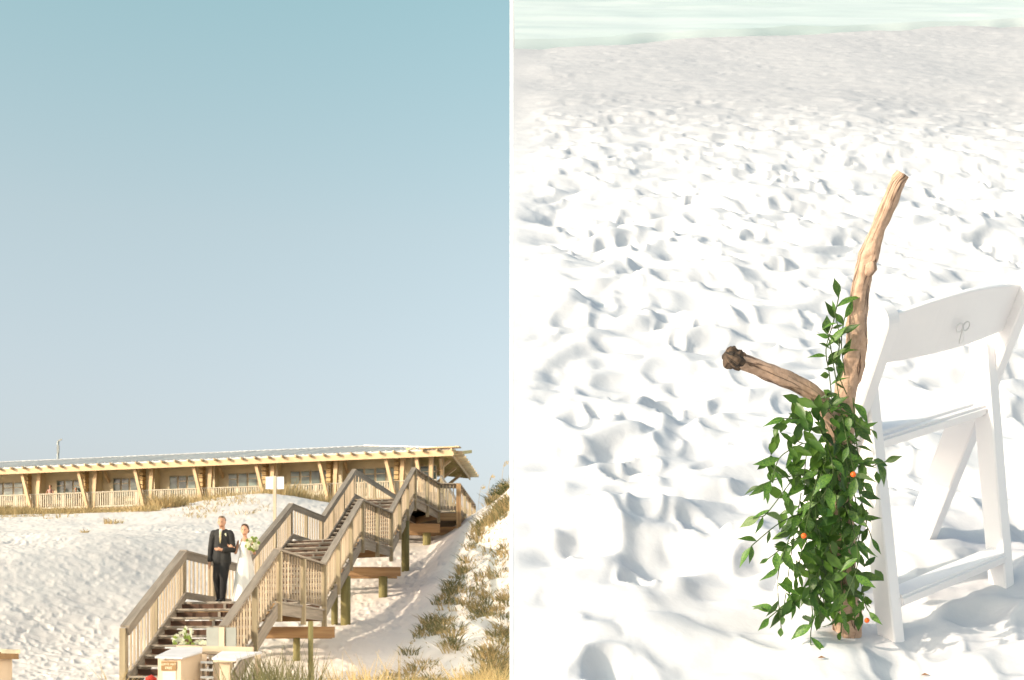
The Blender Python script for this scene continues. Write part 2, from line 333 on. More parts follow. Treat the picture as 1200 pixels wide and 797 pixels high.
hh += -.05 * np.exp(-((BV - 7.6 - .1 * np.sin(BU)) / .16) ** 2) - .04 * np.exp(-((BV - 8.5 - .1 * np.sin(BU * .7)) / .2) ** 2)
dl = np.hypot((BU - .75) / .5, (BV - 3.15) / .3); hh = hh * (1 - .55 * np.exp(-dl ** 2)) + .012 * np.exp(-(np.hypot(BU - .69, BV - 3.12) / .07) ** 2)
hh = hh * sstep(0, .12 + .02 * BV, BU) 
X = BU.copy(); V = BV.copy(); N = hh
BX = X; BYY = V * math.cos(TH) - N * math.sin(TH); BZ = -H0 + V * math.sin(TH) + N * math.cos(TH)
# close the bank down to the beach at its right side and behind
def skirt(A): return np.concatenate([A, A[:, -1:]], 1)
BX2 = skirt(BX); BX2[:, -1] += .3; BY2 = skirt(BYY); BZ2 = skirt(BZ); BZ2[:, -1] = -1.6
BX3 = np.concatenate([BX2, BX2[-1:]]); BY3 = np.concatenate([BY2, BY2[-1:] + .5]); BZ3 = np.concatenate([BZ2, np.full((1, BZ2.shape[1]), -1.6)])
# mesh is stored in the bank's own frame so its material knows the distance up the slope
MB_ = Matrix(((1, 0, 0, OB.x), (0, EV.y, EN.y, OB.y), (0, EV.z, EN.z, OB.z), (0, 0, 0, 1)))
Rinv = np.array(MB_.inverted())
pts = np.stack([BX3, BY3, BZ3, np.ones_like(BX3)], -1) @ Rinv.T
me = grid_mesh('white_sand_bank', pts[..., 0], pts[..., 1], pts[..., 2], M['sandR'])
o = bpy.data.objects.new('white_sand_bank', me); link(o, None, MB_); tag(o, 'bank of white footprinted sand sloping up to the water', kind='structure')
def bank_n(u, v):
    i = int(np.argmin(np.abs(rows / math.cos(TH) - v))); j = int(np.argmin(np.abs(BU[i] - u))); return float(hh[i, j])
# water
us = np.linspace(0.03, 15.2, 220); vs_ = np.linspace(0, 1, 120); UU, TT = np.meshgrid(us, vs_)
shore = 17.5 + .5 * np.minimum(UU, 8) + .1 * UU + .5 * vnoise(UU * .35, UU * 0 + .5, 21) + .12 * vnoise(UU * 1.6, UU * 0 + 2.5, 22)
VV = shore + TT * (33.9 - shore); NN = .085 + .03 * vnoise(UU * .5, VV * 1.6, 23) + .018 * vnoise(UU * 1.4, VV * 3.5, 24); NN = np.where(TT == 0, -.03, NN)
o = bpy.data.objects.new('sea_water', grid_mesh('sea_water', UU, VV, NN, M['water'])); link(o, None, MB_); tag(o, 'pale green sea water along the top of the sand', kind='structure')
# thin wall standing in for the white divider strip, widening with distance
ws = []; fs = []; yy = list(np.geomspace(1.0, 29.8, 30))
for y in yy:
    v = y / math.cos(TH); top = -H0 + y * KS + .0006
    for x, z in ((-.0018 * y, -1.6), (-.0018 * y, top), (.0010 * y, top), (.0010 * y, -1.6)): ws.append((x, y, z))
for i in range(len(yy) - 1):
    a = i * 4; fs += [(a, a + 4, a + 5, a + 1), (a + 1, a + 5, a + 6, a + 2), (a + 2, a + 6, a + 7, a + 3), (a + 3, a + 7, a + 4, a)]
fs += [(0, 1, 2, 3), tuple(len(ws) - 4 + k for k in (3, 2, 1, 0))]
o = bpy.data.objects.new('retaining_wall', mesh_from('retaining_wall', ws, fs, M['wallwhite'])); link(o); tag(o, 'thin white divider strip between the dune side and the white sand bank', 'wall')

# ------------------------------------------------------------------ beach staircase
stair = empty('beach_staircase', (-5.6, 21.7, -.4), 'weathered wooden boardwalk staircase climbing the dune in three flights', 'staircase')
RH = 1.05
z1, z2, z3 = 2.35, 4.57, 6.76
Lp = dict(f0=Q(147, 732, 21.7), a=P(215, 645, z1), b=P(282, 662, z1), c=P(341, 590, z2), d=P(378, 605, z2), e=P(415, 550, z3), f=P(462, 580, z3))
Rp = dict(f0=Q(262, 732, 21.7), a=P(325, 643, z1), b=P(378, 660, z1), c=P(423, 585, z2), d=P(457, 600, z2), e=P(485, 548, z3), f=P(513, 566, z3))
ZUP = Vector((0, 0, 1))
def railing(p0, p1, nb, posts, side, base=.25, cap=True):
    d = (p1 - p0); L = d.length; hd = Vector((d.x, d.y, 0)).normalized(); out = Vector((hd.y, -hd.x, 0)) * -side
    beam('handrail', p0 - ZUP * .02, p1 - ZUP * .02, .15, .04, 'rail', stair, ext=.04)
    beam('top_rail', p0 + out * .045 - ZUP * .115, p1 + out * .045 - ZUP * .115, .038, .14, 'rail', stair)
    beam('bottom_rail', p0 + out * .045 - ZUP * (RH - .13), p1 + out * .045 - ZUP * (RH - .13), .038, .14, 'rail', stair)
    hb = RH - .14
    for i in range(nb):
        c = p0 + d * ((i + .5) / nb) - ZUP * (.05 + hb / 2)
        o = bpy.data.objects.new('baluster', box_mesh(hb, .032, .034, M['baluster'])); Fm = frame(c - ZUP, c + ZUP)
        R = Matrix.Rotation(math.atan2(hd.y, hd.x), 4, 'Z')
        link(o, stair, Matrix.Translation(c) @ R @ Matrix.Rotation(math.pi / 2, 4, 'Y'))
    for f in posts:
        c = p0 + d * f; beam('post', c - ZUP * (RH + base) - out * .04, c - ZUP * .06 - out * .04, .1, .1, 'post', stair, up=out)
def flight(l0, l1, r0, r1, n, nb, fr=(.33, .66), base=.3):
    for k in range(n):
        t = (k + 1) / n; tp = k / n
        a = l0.lerp(l1, (k + .5) / n); b = r0.lerp(r1, (k + .5) / n)
        zt = l0.z + (l1.z - l0.z) * t - RH; dz = (l1.z - l0.z) / n
        a = Vector((a.x, a.y, zt - .02)); b = Vector((b.x, b.y, zt - .02)); dp = (l1 - l0).length / n
        if k < n - 1: beam('tread', a, b, math.hypot(l1.x - l0.x, l1.y - l0.y) / n + .03, .032, 'tread', stair, ext=-.06)
        a2 = l0.lerp(l1, tp); b2 = r0.lerp(r1, tp); sh = Vector((0, .03, 0))
        a2 = Vector((a2.x, a2.y, zt - .045 - dz / 2)) + sh; b2 = Vector((b2.x, b2.y, zt - .045 - dz / 2)) + sh
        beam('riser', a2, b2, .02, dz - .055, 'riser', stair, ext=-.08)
        c2 = (a2 + b2) / 2 - sh * .8; beam('step_block', c2 - ZUP * dz * .42, c2 + ZUP * dz * .38, .05, .05, 'tread', stair)
    for a, b in ((l0, l1), (r0, r1)):
        beam('stringer', a - ZUP * (RH + .17), b - ZUP * (RH + .17), .045, .28, 'rail', stair)
    railing(l0, l1, nb, fr, -1, base); railing(r0, r1, nb, fr, 1, base)
def landing(la, lb, ra, rb, nb, fr=(0, .5, 1), left=True, right=True, boards=True):
    z = la.z - RH; n = max(4, int((lb - la).length / .28))
    for k in range(n):
        t = (k + .5) / n; a = la.lerp(lb, t); b = ra.lerp(rb, t)
        beam('deck_board', Vector((a.x, a.y, z - .02)), Vector((b.x, b.y, z - .02)), (lb - la).length / n - .012, .04, 'tread', stair, ext=.05)
    for a, b in ((la, lb), (ra, rb), (la.lerp(ra, .5), lb.lerp(rb, .5))):
        beam('joist', Vector((a.x, a.y, z - .16)), Vector((b.x, b.y, z - .16)), .045, .24, 'rail', stair)
    for a, b in ((la, ra), (lb, rb)):
        beam('end_joist', Vector((a.x, a.y, z - .165)), Vector((b.x, b.y, z - .165)), .045, .23, 'beam', stair, ext=-.03)
    if left: railing(la, lb, nb, fr, -1, .42)
    if right: railing(ra, rb, nb, fr, 1, .42)
flight(Lp['f0'], Lp['a'], Rp['f0'], Rp['a'], 9, 19, (0, .5))
landing(Lp['a'], Lp['b'], Rp['a'], Rp['b'], 16)
flight(Lp['b'], Lp['c'], Rp['b'], Rp['c'], 13, 26)
landing(Lp['c'], Lp['d'], Rp['c'], Rp['d'], 13)
flight(Lp['d'], Lp['e'], Rp['d'], Rp['e'], 13, 26)
landing(Lp['e'], Lp['f'], Rp['e'], Rp['f'], 15)
# far end of the top deck: it widens to the right and goes on to the pavilion
e1 = Rp['f']; e2 = Vector((-1.98, e1.y + .1, z3)); e3 = Vector((-1.6, 53.6, z3)); e4 = Vector((-4.7, 54.5, z3))
railing(e1, e2, 6, (), 1, .3)
beam('corner_post', e2 - ZUP * 2.35, e2 - ZUP * .02, .17, .17, 'beam', stair)
railing(e2, e3, 12, (.33, .66, 1), 1, .4)
n = 20
for k in range(n):
    y = e1.y + .2 + (e3.y - e1.y - .2) * (k + .5) / n
    beam('deck_board', Vector((-4.75, y, z3 - RH - .02)), Vector((e2.x + (e3.x - e2.x) * (k + .5) / n, y, z3 - RH - .02)), .31, .04, 'tread', stair)
beam('joist', e2 - ZUP * (RH + .2), e3 - ZUP * (RH + .2), .05, .28, 'beam', stair)
beam('joist', e1 - ZUP * (RH + .2), e2 - ZUP * (RH + .2), .05, .28, 'beam', stair)
# support beams and piles
def support(x0, x1, y, ztop, h, piles, r=.11):
    beam('support_beam', (x0, y, ztop - h / 2), (x1, y, ztop - h / 2), .09, h, 'beam', stair)
    beam('support_beam', (x0, y + 1.0, ztop - h / 2), (x1 - .2, y + 1.0, ztop - h / 2), .09, h, 'beam', stair)
    for x in piles:
        g = gz(x, y) - .5; tube('pile', [(x, y + .12, g), (x, y + .12, ztop - .02)], r, 12, 'pile', stair)
support(-6.9, -4.02, 29.0, .88, .25, (-6.4, -4.9), .08)
support(-6.6, -3.25, 37.4, 2.88, .27, (-6.0, -3.78), .13)
support(-5.9, -2.62, 46.5, 5.15, .32, (-5.2, -3.1), .15)
support(-3.2, -1.75, 48.0, 5.2, .32, (-2.0,), .12)
for (px, y, zt) in ((405, 33.6, 2.35), (475, 41.6, 4.7), (392, 33.6, 2.3), (364, 24.6, .85)):
    x = (px - 600) / FPX * y; g = gz(x, y) - .5
    tube('pile', [(x, y, g), (x, y, zt)], .13 if px in (405, 475) else .05 if px == 364 else .09, 12, 'pile', stair)
# last flight behind the top deck up to the pavilion terrace
q0l, q0r = Vector((-4.6, 54.5, z3)), Vector((-2.2, 54.5, z3)); q1l, q1r = Vector((-6.3, 77.5, 11.5)), Vector((-4.3, 77.5, 11.5))
for k in range(26):
    t = (k + .5) / 26; a = q0l.lerp(q1l, t) - ZUP * RH; b = q0r.lerp(q1r, t) - ZUP * RH; beam('tread', a, b, .8, .05, 'tread', stair)
for a, b in ((q0l, q1l), (q0r, q1r)):
    beam('stringer', a - ZUP * (RH + .15), b - ZUP * (RH + .15), .05, .3, 'rail', stair)
    beam('handrail', a, b, .14, .05, 'rail', stair)
    for k in range(9): c = a.lerp(b, k / 8); beam('post', c - ZUP * (RH + .5), c - ZUP * .03, .1, .1, 'post', stair)

# ------------------------------------------------------------------ pavilion
PC = Vector((-3.7, 78.3, 0)); E1 = Vector((-.970, .243, 0)).normalized(); IN = Vector((.243, .970, 0)).normalized(); SD = Vector((.075, .997, 0)).normalized()
ZE, ZD = 13.0, 10.45
pav = empty('beach_pavilion', (PC.x - 10, PC.y + 5, ZD - .8), 'long low cream timber beach pavilion with grey metal roof on the dune crest', 'building')
def PV(s, d, z): return PC + E1 * s + IN * d + ZUP * z
def s_of(px, d=0):
    k = (px - 600) / FPX; o = PC + IN * d; return (k * o.y - o.x) / (E1.x - k * E1.y)
SL = 46.0; RD = 6.8; RR = 1.6
# roof: front, right hip and back faces with thickness
c0 = PC + ZUP * (ZE + .28); c1 = PV(SL, 0, ZE + .28); r0 = PV(8.2, RD, ZE + RR + .28); r1 = PV(SL, RD, ZE + RR + .28); sd = PC + SD * 10.5 + ZUP * (ZE + .28); bk = PC + SD * 10.5 + E1 * SL + ZUP * (ZE + .28)
vs = [c0, c1, r1, r0, sd, bk]; vs += [v - ZUP * .1 for v in vs]
fs = [(0, 3, 2, 1), (0, 4, 3), (3, 4, 5, 2), (6, 7, 8, 9), (6, 9, 10), (9, 8, 11, 10), (0, 1, 7, 6), (4, 0, 6, 10), (5, 4, 10, 11), (1, 2, 8, 7), (2, 5, 11, 8)]
roof = bpy.data.objects.new('roof', mesh_from('roof', vs, fs, M['metal'])); link(roof, pav, Matrix.Identity(4)); bpy.context.view_layer.update()
def rsub(name, p0, p1, w_, h, m):
    o = beam(name, p0, p1, w_, h, m); o.parent = roof; o.matrix_basis = roof.matrix_basis.inverted() @ pav.matrix_basis.inverted() @ o.matrix_basis
    return o
for k in range(90):
    s = .5 * k + .25
    if s > SL: break
    if s < 8.2: top = PC + E1 * s + IN * (RD * s / 8.2) + ZUP * (ZE + .28 + RR * s / 8.2)
    else: top = PV(s, RD + .1, ZE + .30 + RR)
    rsub('roof_seam', PV(s, -.02, ZE + .29), top + ZUP * .03, .07, .06, 'seam')
for k in range(12):
    f = (k + .5) / 12; b = PC.lerp(PC + SD * 10.5, f) + ZUP * (ZE + .3); hipz = min(f, 1 - f) * 2
    tp = b.lerp(r0, max(.12, hipz * .9)); rsub('roof_seam', b, tp + ZUP * .03, .06, .05, 'seam')
rsub('ridge_cap', r0 + ZUP * .02, r1 + ZUP * .02, .2, .05, 'metal')
rsub('hip_cap', c0 + ZUP * .04, r0 + ZUP * .05, .2, .07, 'seam')
beam('fascia', PV(-.15, -.06, ZE), PV(SL, -.06, ZE), .07, .36, 'cream', pav)
beam('fascia', PC + ZUP * (ZE + .04) - SD * .05, PC + SD * 10.6 + ZUP * (ZE + .04), .07, .34, 'cream', pav)
k = 0
s = -.1
while s < SL:
    beam('rafter_tail', PV(s, -.42, ZE + .16), PV(s, .5, ZE + .2), .09, .15, 'cream', pav)
    beam('rafter', PV(s, .1, ZE - .02), PV(s, 4.1, ZE + .75), .07, .2, 'soffit', pav); s += .93
for k in range(11):
    b = PC + SD * (.5 + k * .96) + ZUP * (ZE + .12); beam('rafter_tail', b - E1 * .65 - ZUP * .04, b + E1 * .3, .1, .2, 'cream', pav)
    beam('rafter', b + E1 * .1 - ZUP * .1, b + E1 * 3.0 + ZUP * .3, .07, .2, 'soffit', pav)
beam('canopy_beam', PC - E1 * .55 + ZUP * (ZE + .34), PV(2.0, 0, ZE + .34), .5, .07, 'cream', pav)
# soffit
vs = [PV(.05, .03, ZE + .0), PV(SL, .03, ZE + .0), PV(SL, 4.2, ZE + .72), PV(3.2, 4.2, ZE + .72), PC + SD * 10.4 + ZUP * ZE, PC + SD * 10.4 + E1 * 3.2 + ZUP * (ZE + .6)]
vs = [v + ZUP * .1 for v in vs]
link(bpy.data.objects.new('soffit', mesh_from('soffit', vs + [v + ZUP * .04 for v in vs], [(0, 1, 2, 3), (0, 3, 5, 4), (6, 9, 8, 7), (6, 10, 11, 9), (0, 6, 7, 1), (0, 4, 10, 6)], M['soffit'])), pav, Matrix.Identity(4))
# terrace deck
def slab(name, s0, s1, d0, d1, za, zb, m, parent=pav):
    vs = [PV(s, d, z) for z in (za, zb) for s, d in ((s0, d0), (s1, d0), (s1, d1), (s0, d1))]
    return link(bpy.data.objects.new(name, mesh_from(name, vs, [(3, 2, 1, 0)[::-1], (4, 5, 6, 7)[::-1], (0, 4, 5, 1), (1, 5, 6, 2), (2, 6, 7, 3), (3, 7, 4, 0)], M[m])), parent, Matrix.Identity(4))
slab('terrace_deck', 1.0, SL, .7, 11.5, ZD - .25, ZD, 'cream')
slab('back_wall', 3.0, SL, 2.1, 2.35, ZD, ZE + .7, 'clap'); 
vs = [PC + E1 * 3.0 + SD * 4.2 + ZUP * ZD, PC + E1 * 3.0 + SD * 10 + ZUP * ZD, PC + E1 * 3.2 + SD * 10 + ZUP * ZD, PC + E1 * 3.2 + SD * 4.2 + ZUP * ZD]
vs += [v + ZUP * (ZE - ZD + .45) for v in vs]
link(bpy.data.objects.new('side_wall', mesh_from('side_wall', vs, BOXF, M['clap'])), pav, Matrix.Identity(4))
for i in range(9):            # clapboards catch the light on the wall between window bands
    slab('clapboard', 3.0, SL, 2.065, 2.099, ZE - .08 + i * .0 - i * .26, ZE + .14 - i * .26 , 'clap') if i in (0,) else None
tops = [20, 92, 158, 227, 300, 374, 452, 488]
tops = [-118, -48, 26] + tops[1:]
for i, px in enumerate(tops):
    sT = s_of(px, .35); sB = s_of(px + 14, .65); zb = ZD - .75
    if px == 488: sB = s_of(497, .65)
    beam('slanted_post', PV(sT, .35, ZE - .1), PV(sB, .62, zb), .2, .2, 'cream', pav, up=IN)
    sV = s_of(px + 20 if px < 488 else 505, .9); sVb = s_of(px + 17 if px < 488 else 505, .8)
    beam('post', PV(sV, .95, ZE), PV(sVb, .78, zb), .26, .22, 'cream', pav, up=IN)
    beam('brace', PV(sV - .5, 1.2, ZE - .1), PV(sV + .15, 3.8, ZD + 1.0), .12, .14, 'cream', pav, up=IN) if i % 2 else None
    # louvered pier behind the posts
    sp = s_of(px + 33, 3.2)
    if px < 470:
        slab('pier', sp - .35, sp + .3, 1.5, 2.09, ZD, ZE + .35, 'clap')
        for j in range(9): slab('louver', sp + .32, sp + .62, 1.1, 1.95, ZD + .1 + j * .29, ZD + .33 + j * .29, 'pier')
# windows between the piers
for i in range(len(tops) - 1):
    sa = s_of(tops[i] + 40, 2.0); sb = s_of(tops[i + 1] + 14, 2.0)
    if tops[i + 1] == 488: sb = s_of(tops[i] + 60, 2.0)
    lo, hi = min(sa, sb), max(sa, sb); nw = 4 if hi - lo > 1.6 else 1
    for j in range(nw):
        a = lo + (hi - lo) * j / nw + .02; b = lo + (hi - lo) * (j + 1) / nw - .02
        wn = slab('window', a, b, 2.0, 2.062, ZD + .85, ZE - .38, 'frame'); 
        wn2 = slab('pane', a + .055, b - .055, 1.97, 1.997, ZD + .92, ZE - .44, 'glass'); wn2.parent = wn; wn2.matrix_basis = Matrix.Identity(4)
        if (i + j) % 3 != 1:
            g2 = slab('glazing_bar', a + .055, b - .055, 1.95, 1.968, ZE - .80, ZE - .75, 'frame'); g2.parent = wn; g2.matrix_basis = Matrix.Identity(4)
# terrace railing: top rail, posts and balusters
beam('terrace_rail', PV(1.2, .8, ZD + 1.07), PV(SL, .8, ZD + 1.07), .14, .07, 'brail', pav)
beam('terrace_rail', PV(1.2, .8, ZD + .12), PV(SL, .8, ZD + .12), .06, .12, 'brail', pav)
s = 1.3; nb = 0; vsS = []; fsS = []
while s < SL:
    bay = (s * 1000) % 1150
    wide = (int(s / .165) % 11 == 0)
    if nb < 230: beam('baluster', PV(s, .8, ZD + .18), PV(s, .8, ZD + 1.04), .19 if wide else .075, .05, 'brail', pav, up=IN); nb += 1
    s += .165
for k in range(40):
    s = 1.5 + k * 1.12
    if s < SL: beam('deck_bracket', PV(s, .62, ZD - .2), PV(s, .62, ZD + .0), .12, .1, 'cream', pav, up=IN)
for px in (505, 517): 
    s = s_of(px, 2); beam('post', PV(s, 2.2, ZD), PV(s, 2.2, ZE + .3), .22, .22, 'cream', pav, up=IN)
for k in range(3): 
    b = PC + SD * (2.4 + k * 3); beam('brace', b + E1 * 2.6 + ZUP * (ZD + .9), b + E1 * .4 + ZUP * (ZE - .05), .16, .16, 'cream', pav, up=IN)
    beam('side_post', b + E1 * 2.7 + ZUP * (ZD - .6), b + E1 * 2.7 + ZUP * (ZE + .3), .2, .2, 'cream', pav, up=IN)
for k in range(13):            # short foundation posts under the terrace
    s = 2 + k * 3.6; beam('foundation_post', PV(s, 1.4, ZD - 1.6), PV(s, 1.4, ZD - .2), .2, .2, 'cream', pav, up=IN)

# antenna pole behind the pavilion
ap = Q(68, 517, 96); an = empty('antenna_pole', (ap.x, ap.y, 9), 'thin pale pole with a small fitting rising behind the pavilion roof', 'pole')
tube('pole', [(ap.x, ap.y, 9), (ap.x, ap.y, ap.z)], .09, 8, 'galv', an)
beam('fitting', (ap.x + .05, ap.y - .1, ap.z - .9), (ap.x + .05, ap.y - .1, ap.z - .35), .16, .16, 'galv', an)
beam('lamp_arm', (ap.x, ap.y, ap.z), (ap.x + .3, ap.y, ap.z + .15), .1, .1, 'galv', an)

# white square sign on a post on the sand behind the staircase
sg = Q(322, 566, 52); g = gz(sg.x, 52); s_ = empty('square_sign', (sg.x, 52, g), 'white square sign on a pale post in front of the pavilion', 'sign')
beam('post', (sg.x, 52, g - .3), (sg.x, 52, sg.z + .28), .12, .1, 'boxwood', s_)
for dx in (-.2, .2): beam('sign_board', (sg.x + dx - .165, 52.0, sg.z), (sg.x + dx + .165, 52.0, sg.z), .03, .5, 'signw', s_)

# ------------------------------------------------------------------ foreground boxes at the foot of the stairs
def text_obj(txt, size, m, parent, Mw):
    cu = bpy.data.curves.new('lettering', 'FONT'); cu.body = txt; cu.size = size; cu.align_x = 'CENTER'; cu.align_y = 'CENTER'; cu.extrude = .002
    t = bpy.data.objects.new('lettering', cu); COL.objects.link(t); bpy.context.view_layer.update()
    me = bpy.data.meshes.new_from_object(t.evaluated_get(bpy.context.evaluated_depsgraph_get())); bpy.data.objects.remove(t)
    me.materials.clear(); me.materials.append(M[m]); o = bpy.data.objects.new('lettering', me); return link(o, parent, Mw)
def prism(name, base, z0, z1f, m, parent):
    """walls over a plan polygon; z1f gives the top height at each corner"""
    n = len(base); vs = [(x, y, z0(x, y) if callable(z0) else z0) for x, y in base] + [(x, y, z1f(x, y) if callable(z1f) else z1f) for x, y in base]
    fs = [tuple(range(n))[::-1], tuple(range(n, 2 * n))] + [(i, (i + 1) % n, n + (i + 1) % n, n + i) for i in range(n)]
    return link(bpy.data.objects.new(name, mesh_from(name, vs, fs, M[m])), parent, Matrix.Identity(4))
YB = 18.6; mpp = YB / FPX
def bx_(px): return (px - 600) * mpp
def bz(py): return (HOR - py) * mpp
G0 = gz(-4.8, YB) - .1
bx = empty('notice_box', (bx_(200), YB, G0), 'cream wooden box with brown lettered plaque and sloping grey lid at stair foot', 'box')
prism('body', [(bx_(185), YB), (bx_(213), YB - .05), (bx_(227), YB + .5), (bx_(196), YB + .6)], G0, lambda x, y: bz(769) + (y - YB) * .1, 'boxwood', bx)
lidz = lambda x, y: bz(768.6) + (y - YB) * .2
prism('lid', [(bx_(182.5), YB - .05), (bx_(216), YB - .12), (bx_(230), YB + .35), (bx_(224), YB + .68), (bx_(190), YB + .68)], lambda x, y: lidz(x, y) - .025, lidz, 'lid', bx)
yaw = Matrix.Rotation(math.atan2(-.05, bx_(213) - bx_(185)), 4, 'Z'); RX = yaw @ Matrix.Rotation(math.pi / 2, 4, 'X')
pc = Vector((bx_(198.5), YB - .032, bz(780.5))); pl = bpy.data.objects.new('plaque', box_mesh(.225, .018, .135, M['plaque'])); link(pl, bx, Matrix.Translation(pc) @ yaw)
for i, (tx, zz) in enumerate((('LEAVE ANY', .025), ('FREE', -.03))):
    t = text_obj(tx, .052 if i else .046, 'letter', None, Matrix.Translation(pc + Vector((0, -.0105, zz))) @ RX); t.parent = pl; t.matrix_basis = (bx.matrix_basis @ pl.matrix_basis).inverted() @ t.matrix_basis
link(bpy.data.objects.new('notice_paper', box_mesh(.2, .008, .17, M['paper'])), bx, Matrix.Translation(Vector((bx_(199), YB - .03, bz(793.5)))) @ yaw)
for k in range(3): beam('strip', (bx_(188 + k * 8.5), YB - .045, bz(771.5)), (bx_(194 + k * 8.5), YB - .05, bz(771.8)), .02, .03, 'lid', bx)
tb = empty('side_table', (bx_(265), YB, G0), 'sloping grey shelf on a single wooden post beside the plaque box', 'table')
tz = lambda x, y: bz(771) + (y - YB) * .19
prism('table_top', [(bx_(248), YB), (bx_(278), YB - .1), (bx_(299), YB + .5), (bx_(250), YB + .55)], lambda x, y: tz(x, y) - .03, tz, 'lid', tb)
beam('apron', (bx_(250), YB + .02, bz(774)), (bx_(276), YB - .06, bz(774)), .02, .05, 'boxwood', tb)
beam('leg', (bx_(262), YB + .12, G0), (bx_(262), YB + .12, bz(773)), .15, .1, 'boxwood', tb)
rk = empty('wooden_rack', (bx_(243), YB + .9, G0), 'cream slatted rack with a long top board between the plaque box and grey shelf', 'rack')
beam('top_board', (bx_(205) * 1.04, YB + .85, bz(761) * 1.05), (bx_(297) * 1.04, YB + .75, bz(763) * 1.05), .04, .12, 'boxwood', rk)
for k in range(3): beam('shelf', (bx_(228), YB + .5, bz(776 + k * 9)), (bx_(243), YB + .5, bz(776.5 + k * 9)), .3, .035, 'signw', rk)
beam('upright', (bx_(235), YB + .62, G0), (bx_(235), YB + .62, bz(768)), .05, .04, 'boxwood', rk)
beam('side_panel', (bx_(247), YB + .55, G0), (bx_(247), YB + .55, bz(770)), .12, .3, 'boxwood', rk)
beam('side_panel', (bx_(226), YB + .6, G0), (bx_(226), YB + .6, bz(766)), .05, .3, 'boxwood', rk)
beam('upright', (bx_(290), YB + .75, G0), (bx_(290), YB + .75, bz(766)), .08, .06, 'boxwood', rk)
lb = empty('storage_box', (bx_(4), YB - .5, gz(bx_(4), YB - .5) - .1), 'tan wooden box with pale overhanging lid at the left edge', 'box')
Yl = YB - .4
prism('body', [(bx_(-25), Yl), (bx_(8), Yl), (bx_(8), Yl + .6), (bx_(-25), Yl + .6)], -1.2, bz(767), 'boxwood', lb)
prism('lid', [(bx_(-28), Yl - .1), (bx_(16), Yl - .05), (bx_(16), Yl + .65), (bx_(-28), Yl + .65)], lambda x, y: bz(766) , lambda x, y: bz(761) , 'letter', lb)
beam('lid_edge', (bx_(13), Yl - .08, bz(768.5)), (bx_(13), Yl + .6, bz(768.5)), .07, .1, 'plaque', lb)
ra = Vector((Rp['f0'].x, Rp['f0'].y - .12, 0))
sb = empty('double_sign', (ra.x, ra.y, -.4), 'two grey rounded sign panels facing away beside the stair end post', 'sign')
for x0, x1 in ((242, 259.0), (264.5, 277)):
    a = Q(x0, 747, ra.y); b = Q(x1, 747, ra.y)
    o = bpy.data.objects.new('sign_panel', box_mesh(b.x - a.x, .02, .335, M['signg'], .006)); link(o, sb, Matrix.Translation((a + b) / 2))
beam('post', (ra.x, ra.y, -.8), (ra.x, ra.y, Q(262, 735, ra.y).z), .085, .06, 'boxwood', sb)
rd = empty('red_bag', (bx_(176), YB + 1.6, 0), 'small red bag on the lowest visible stair tread', 'bag')
tube('bag_body', [Q(171, 796, YB + 1.6), Q(177, 794, YB + 1.6), Q(183, 797, YB + 1.6)], [.03, .05, .03], 8, 'red', rd)

fp = Q(219, 757, 23.2); fl = empty('flower_cluster', fp, 'loose pale flowers and green leaves lying on the lower stair treads', 'flowers')
for k in range(46):
    u_ = random.random(); px = 203 + 40 * u_; top = 733 + 22 * abs(u_ - .38) / .62; py_ = random.uniform(top, 757); c = Q(px, py_, 23.2 + (757 - py_) * .014) - fp
    nm, mm = ('leaf_cluster', 'bleaf') if k % 4 == 0 else ('blossom', 'petal'); vs = []; fs = []
    for j in range(6):
        an = j * 1.047 + k; rr = random.uniform(.03, .055); b = len(vs); dd = Vector((math.cos(an), random.uniform(-.4, .4), math.sin(an))); tt = Vector((-math.sin(an), 0, math.cos(an)))
        vs += [c, c + dd * rr * .6 + tt * rr * .4, c + dd * rr * 1.1, c + dd * rr * .6 - tt * rr * .4]; fs.append((b, b + 1, b + 2, b + 3))
    o = bpy.data.objects.new(nm, mesh_from(nm, vs, fs, M[mm])); COL.objects.link(o); o.parent = fl

# ------------------------------------------------------------------ people
def blob(name, parts, m, parent, voxel=.012, extra=None):
    """one continuous surface grown from tapered limbs (p0, r0, p1, r1) and ellipsoids (c, (rx,ry,rz))"""
    bm = bmesh.new()
    for p in parts:
        if len(p) == 4:
            a, ra_, b, rb = Vector(p[0]), p[1], Vector(p[2]), p[3]; L = (b - a).length
            q = (b - a).to_track_quat('Z', 'Y').to_matrix().to_4x4(); Mm = Matrix.Translation((a + b) / 2) @ q
            bmesh.ops.create_cone(bm, cap_ends=True, segments=14, radius1=ra_, radius2=rb, depth=max(L, .001), matrix=Mm)
            bmesh.ops.create_uvsphere(bm, u_segments=12, v_segments=8, radius=ra_, matrix=Matrix.Translation(a)); bmesh.ops.create_uvsphere(bm, u_segments=12, v_segments=8, radius=rb, matrix=Matrix.Translation(b))
        else:
            c, r = p[0], p[1]; bmesh.ops.create_uvsphere(bm, u_segments=20, v_segments=14, radius=1, matrix=Matrix.Translation(Vector(c)) @ Matrix.Diagonal((*r, 1)))
    me = bpy.data.meshes.new(name); bm.to_mesh(me); bm.free(); me.materials.append(M[m])
    o = bpy.data.objects.new(name, me); COL.objects.link(o)
    r = o.modifiers.new('remesh', 'REMESH'); r.mode = 'VOXEL'; r.voxel_size = voxel; r.use_smooth_shade = True
    sm = o.modifiers.new('smooth', 'SMOOTH'); sm.iterations = 3; sm.factor = .5
    o.parent = parent; return o
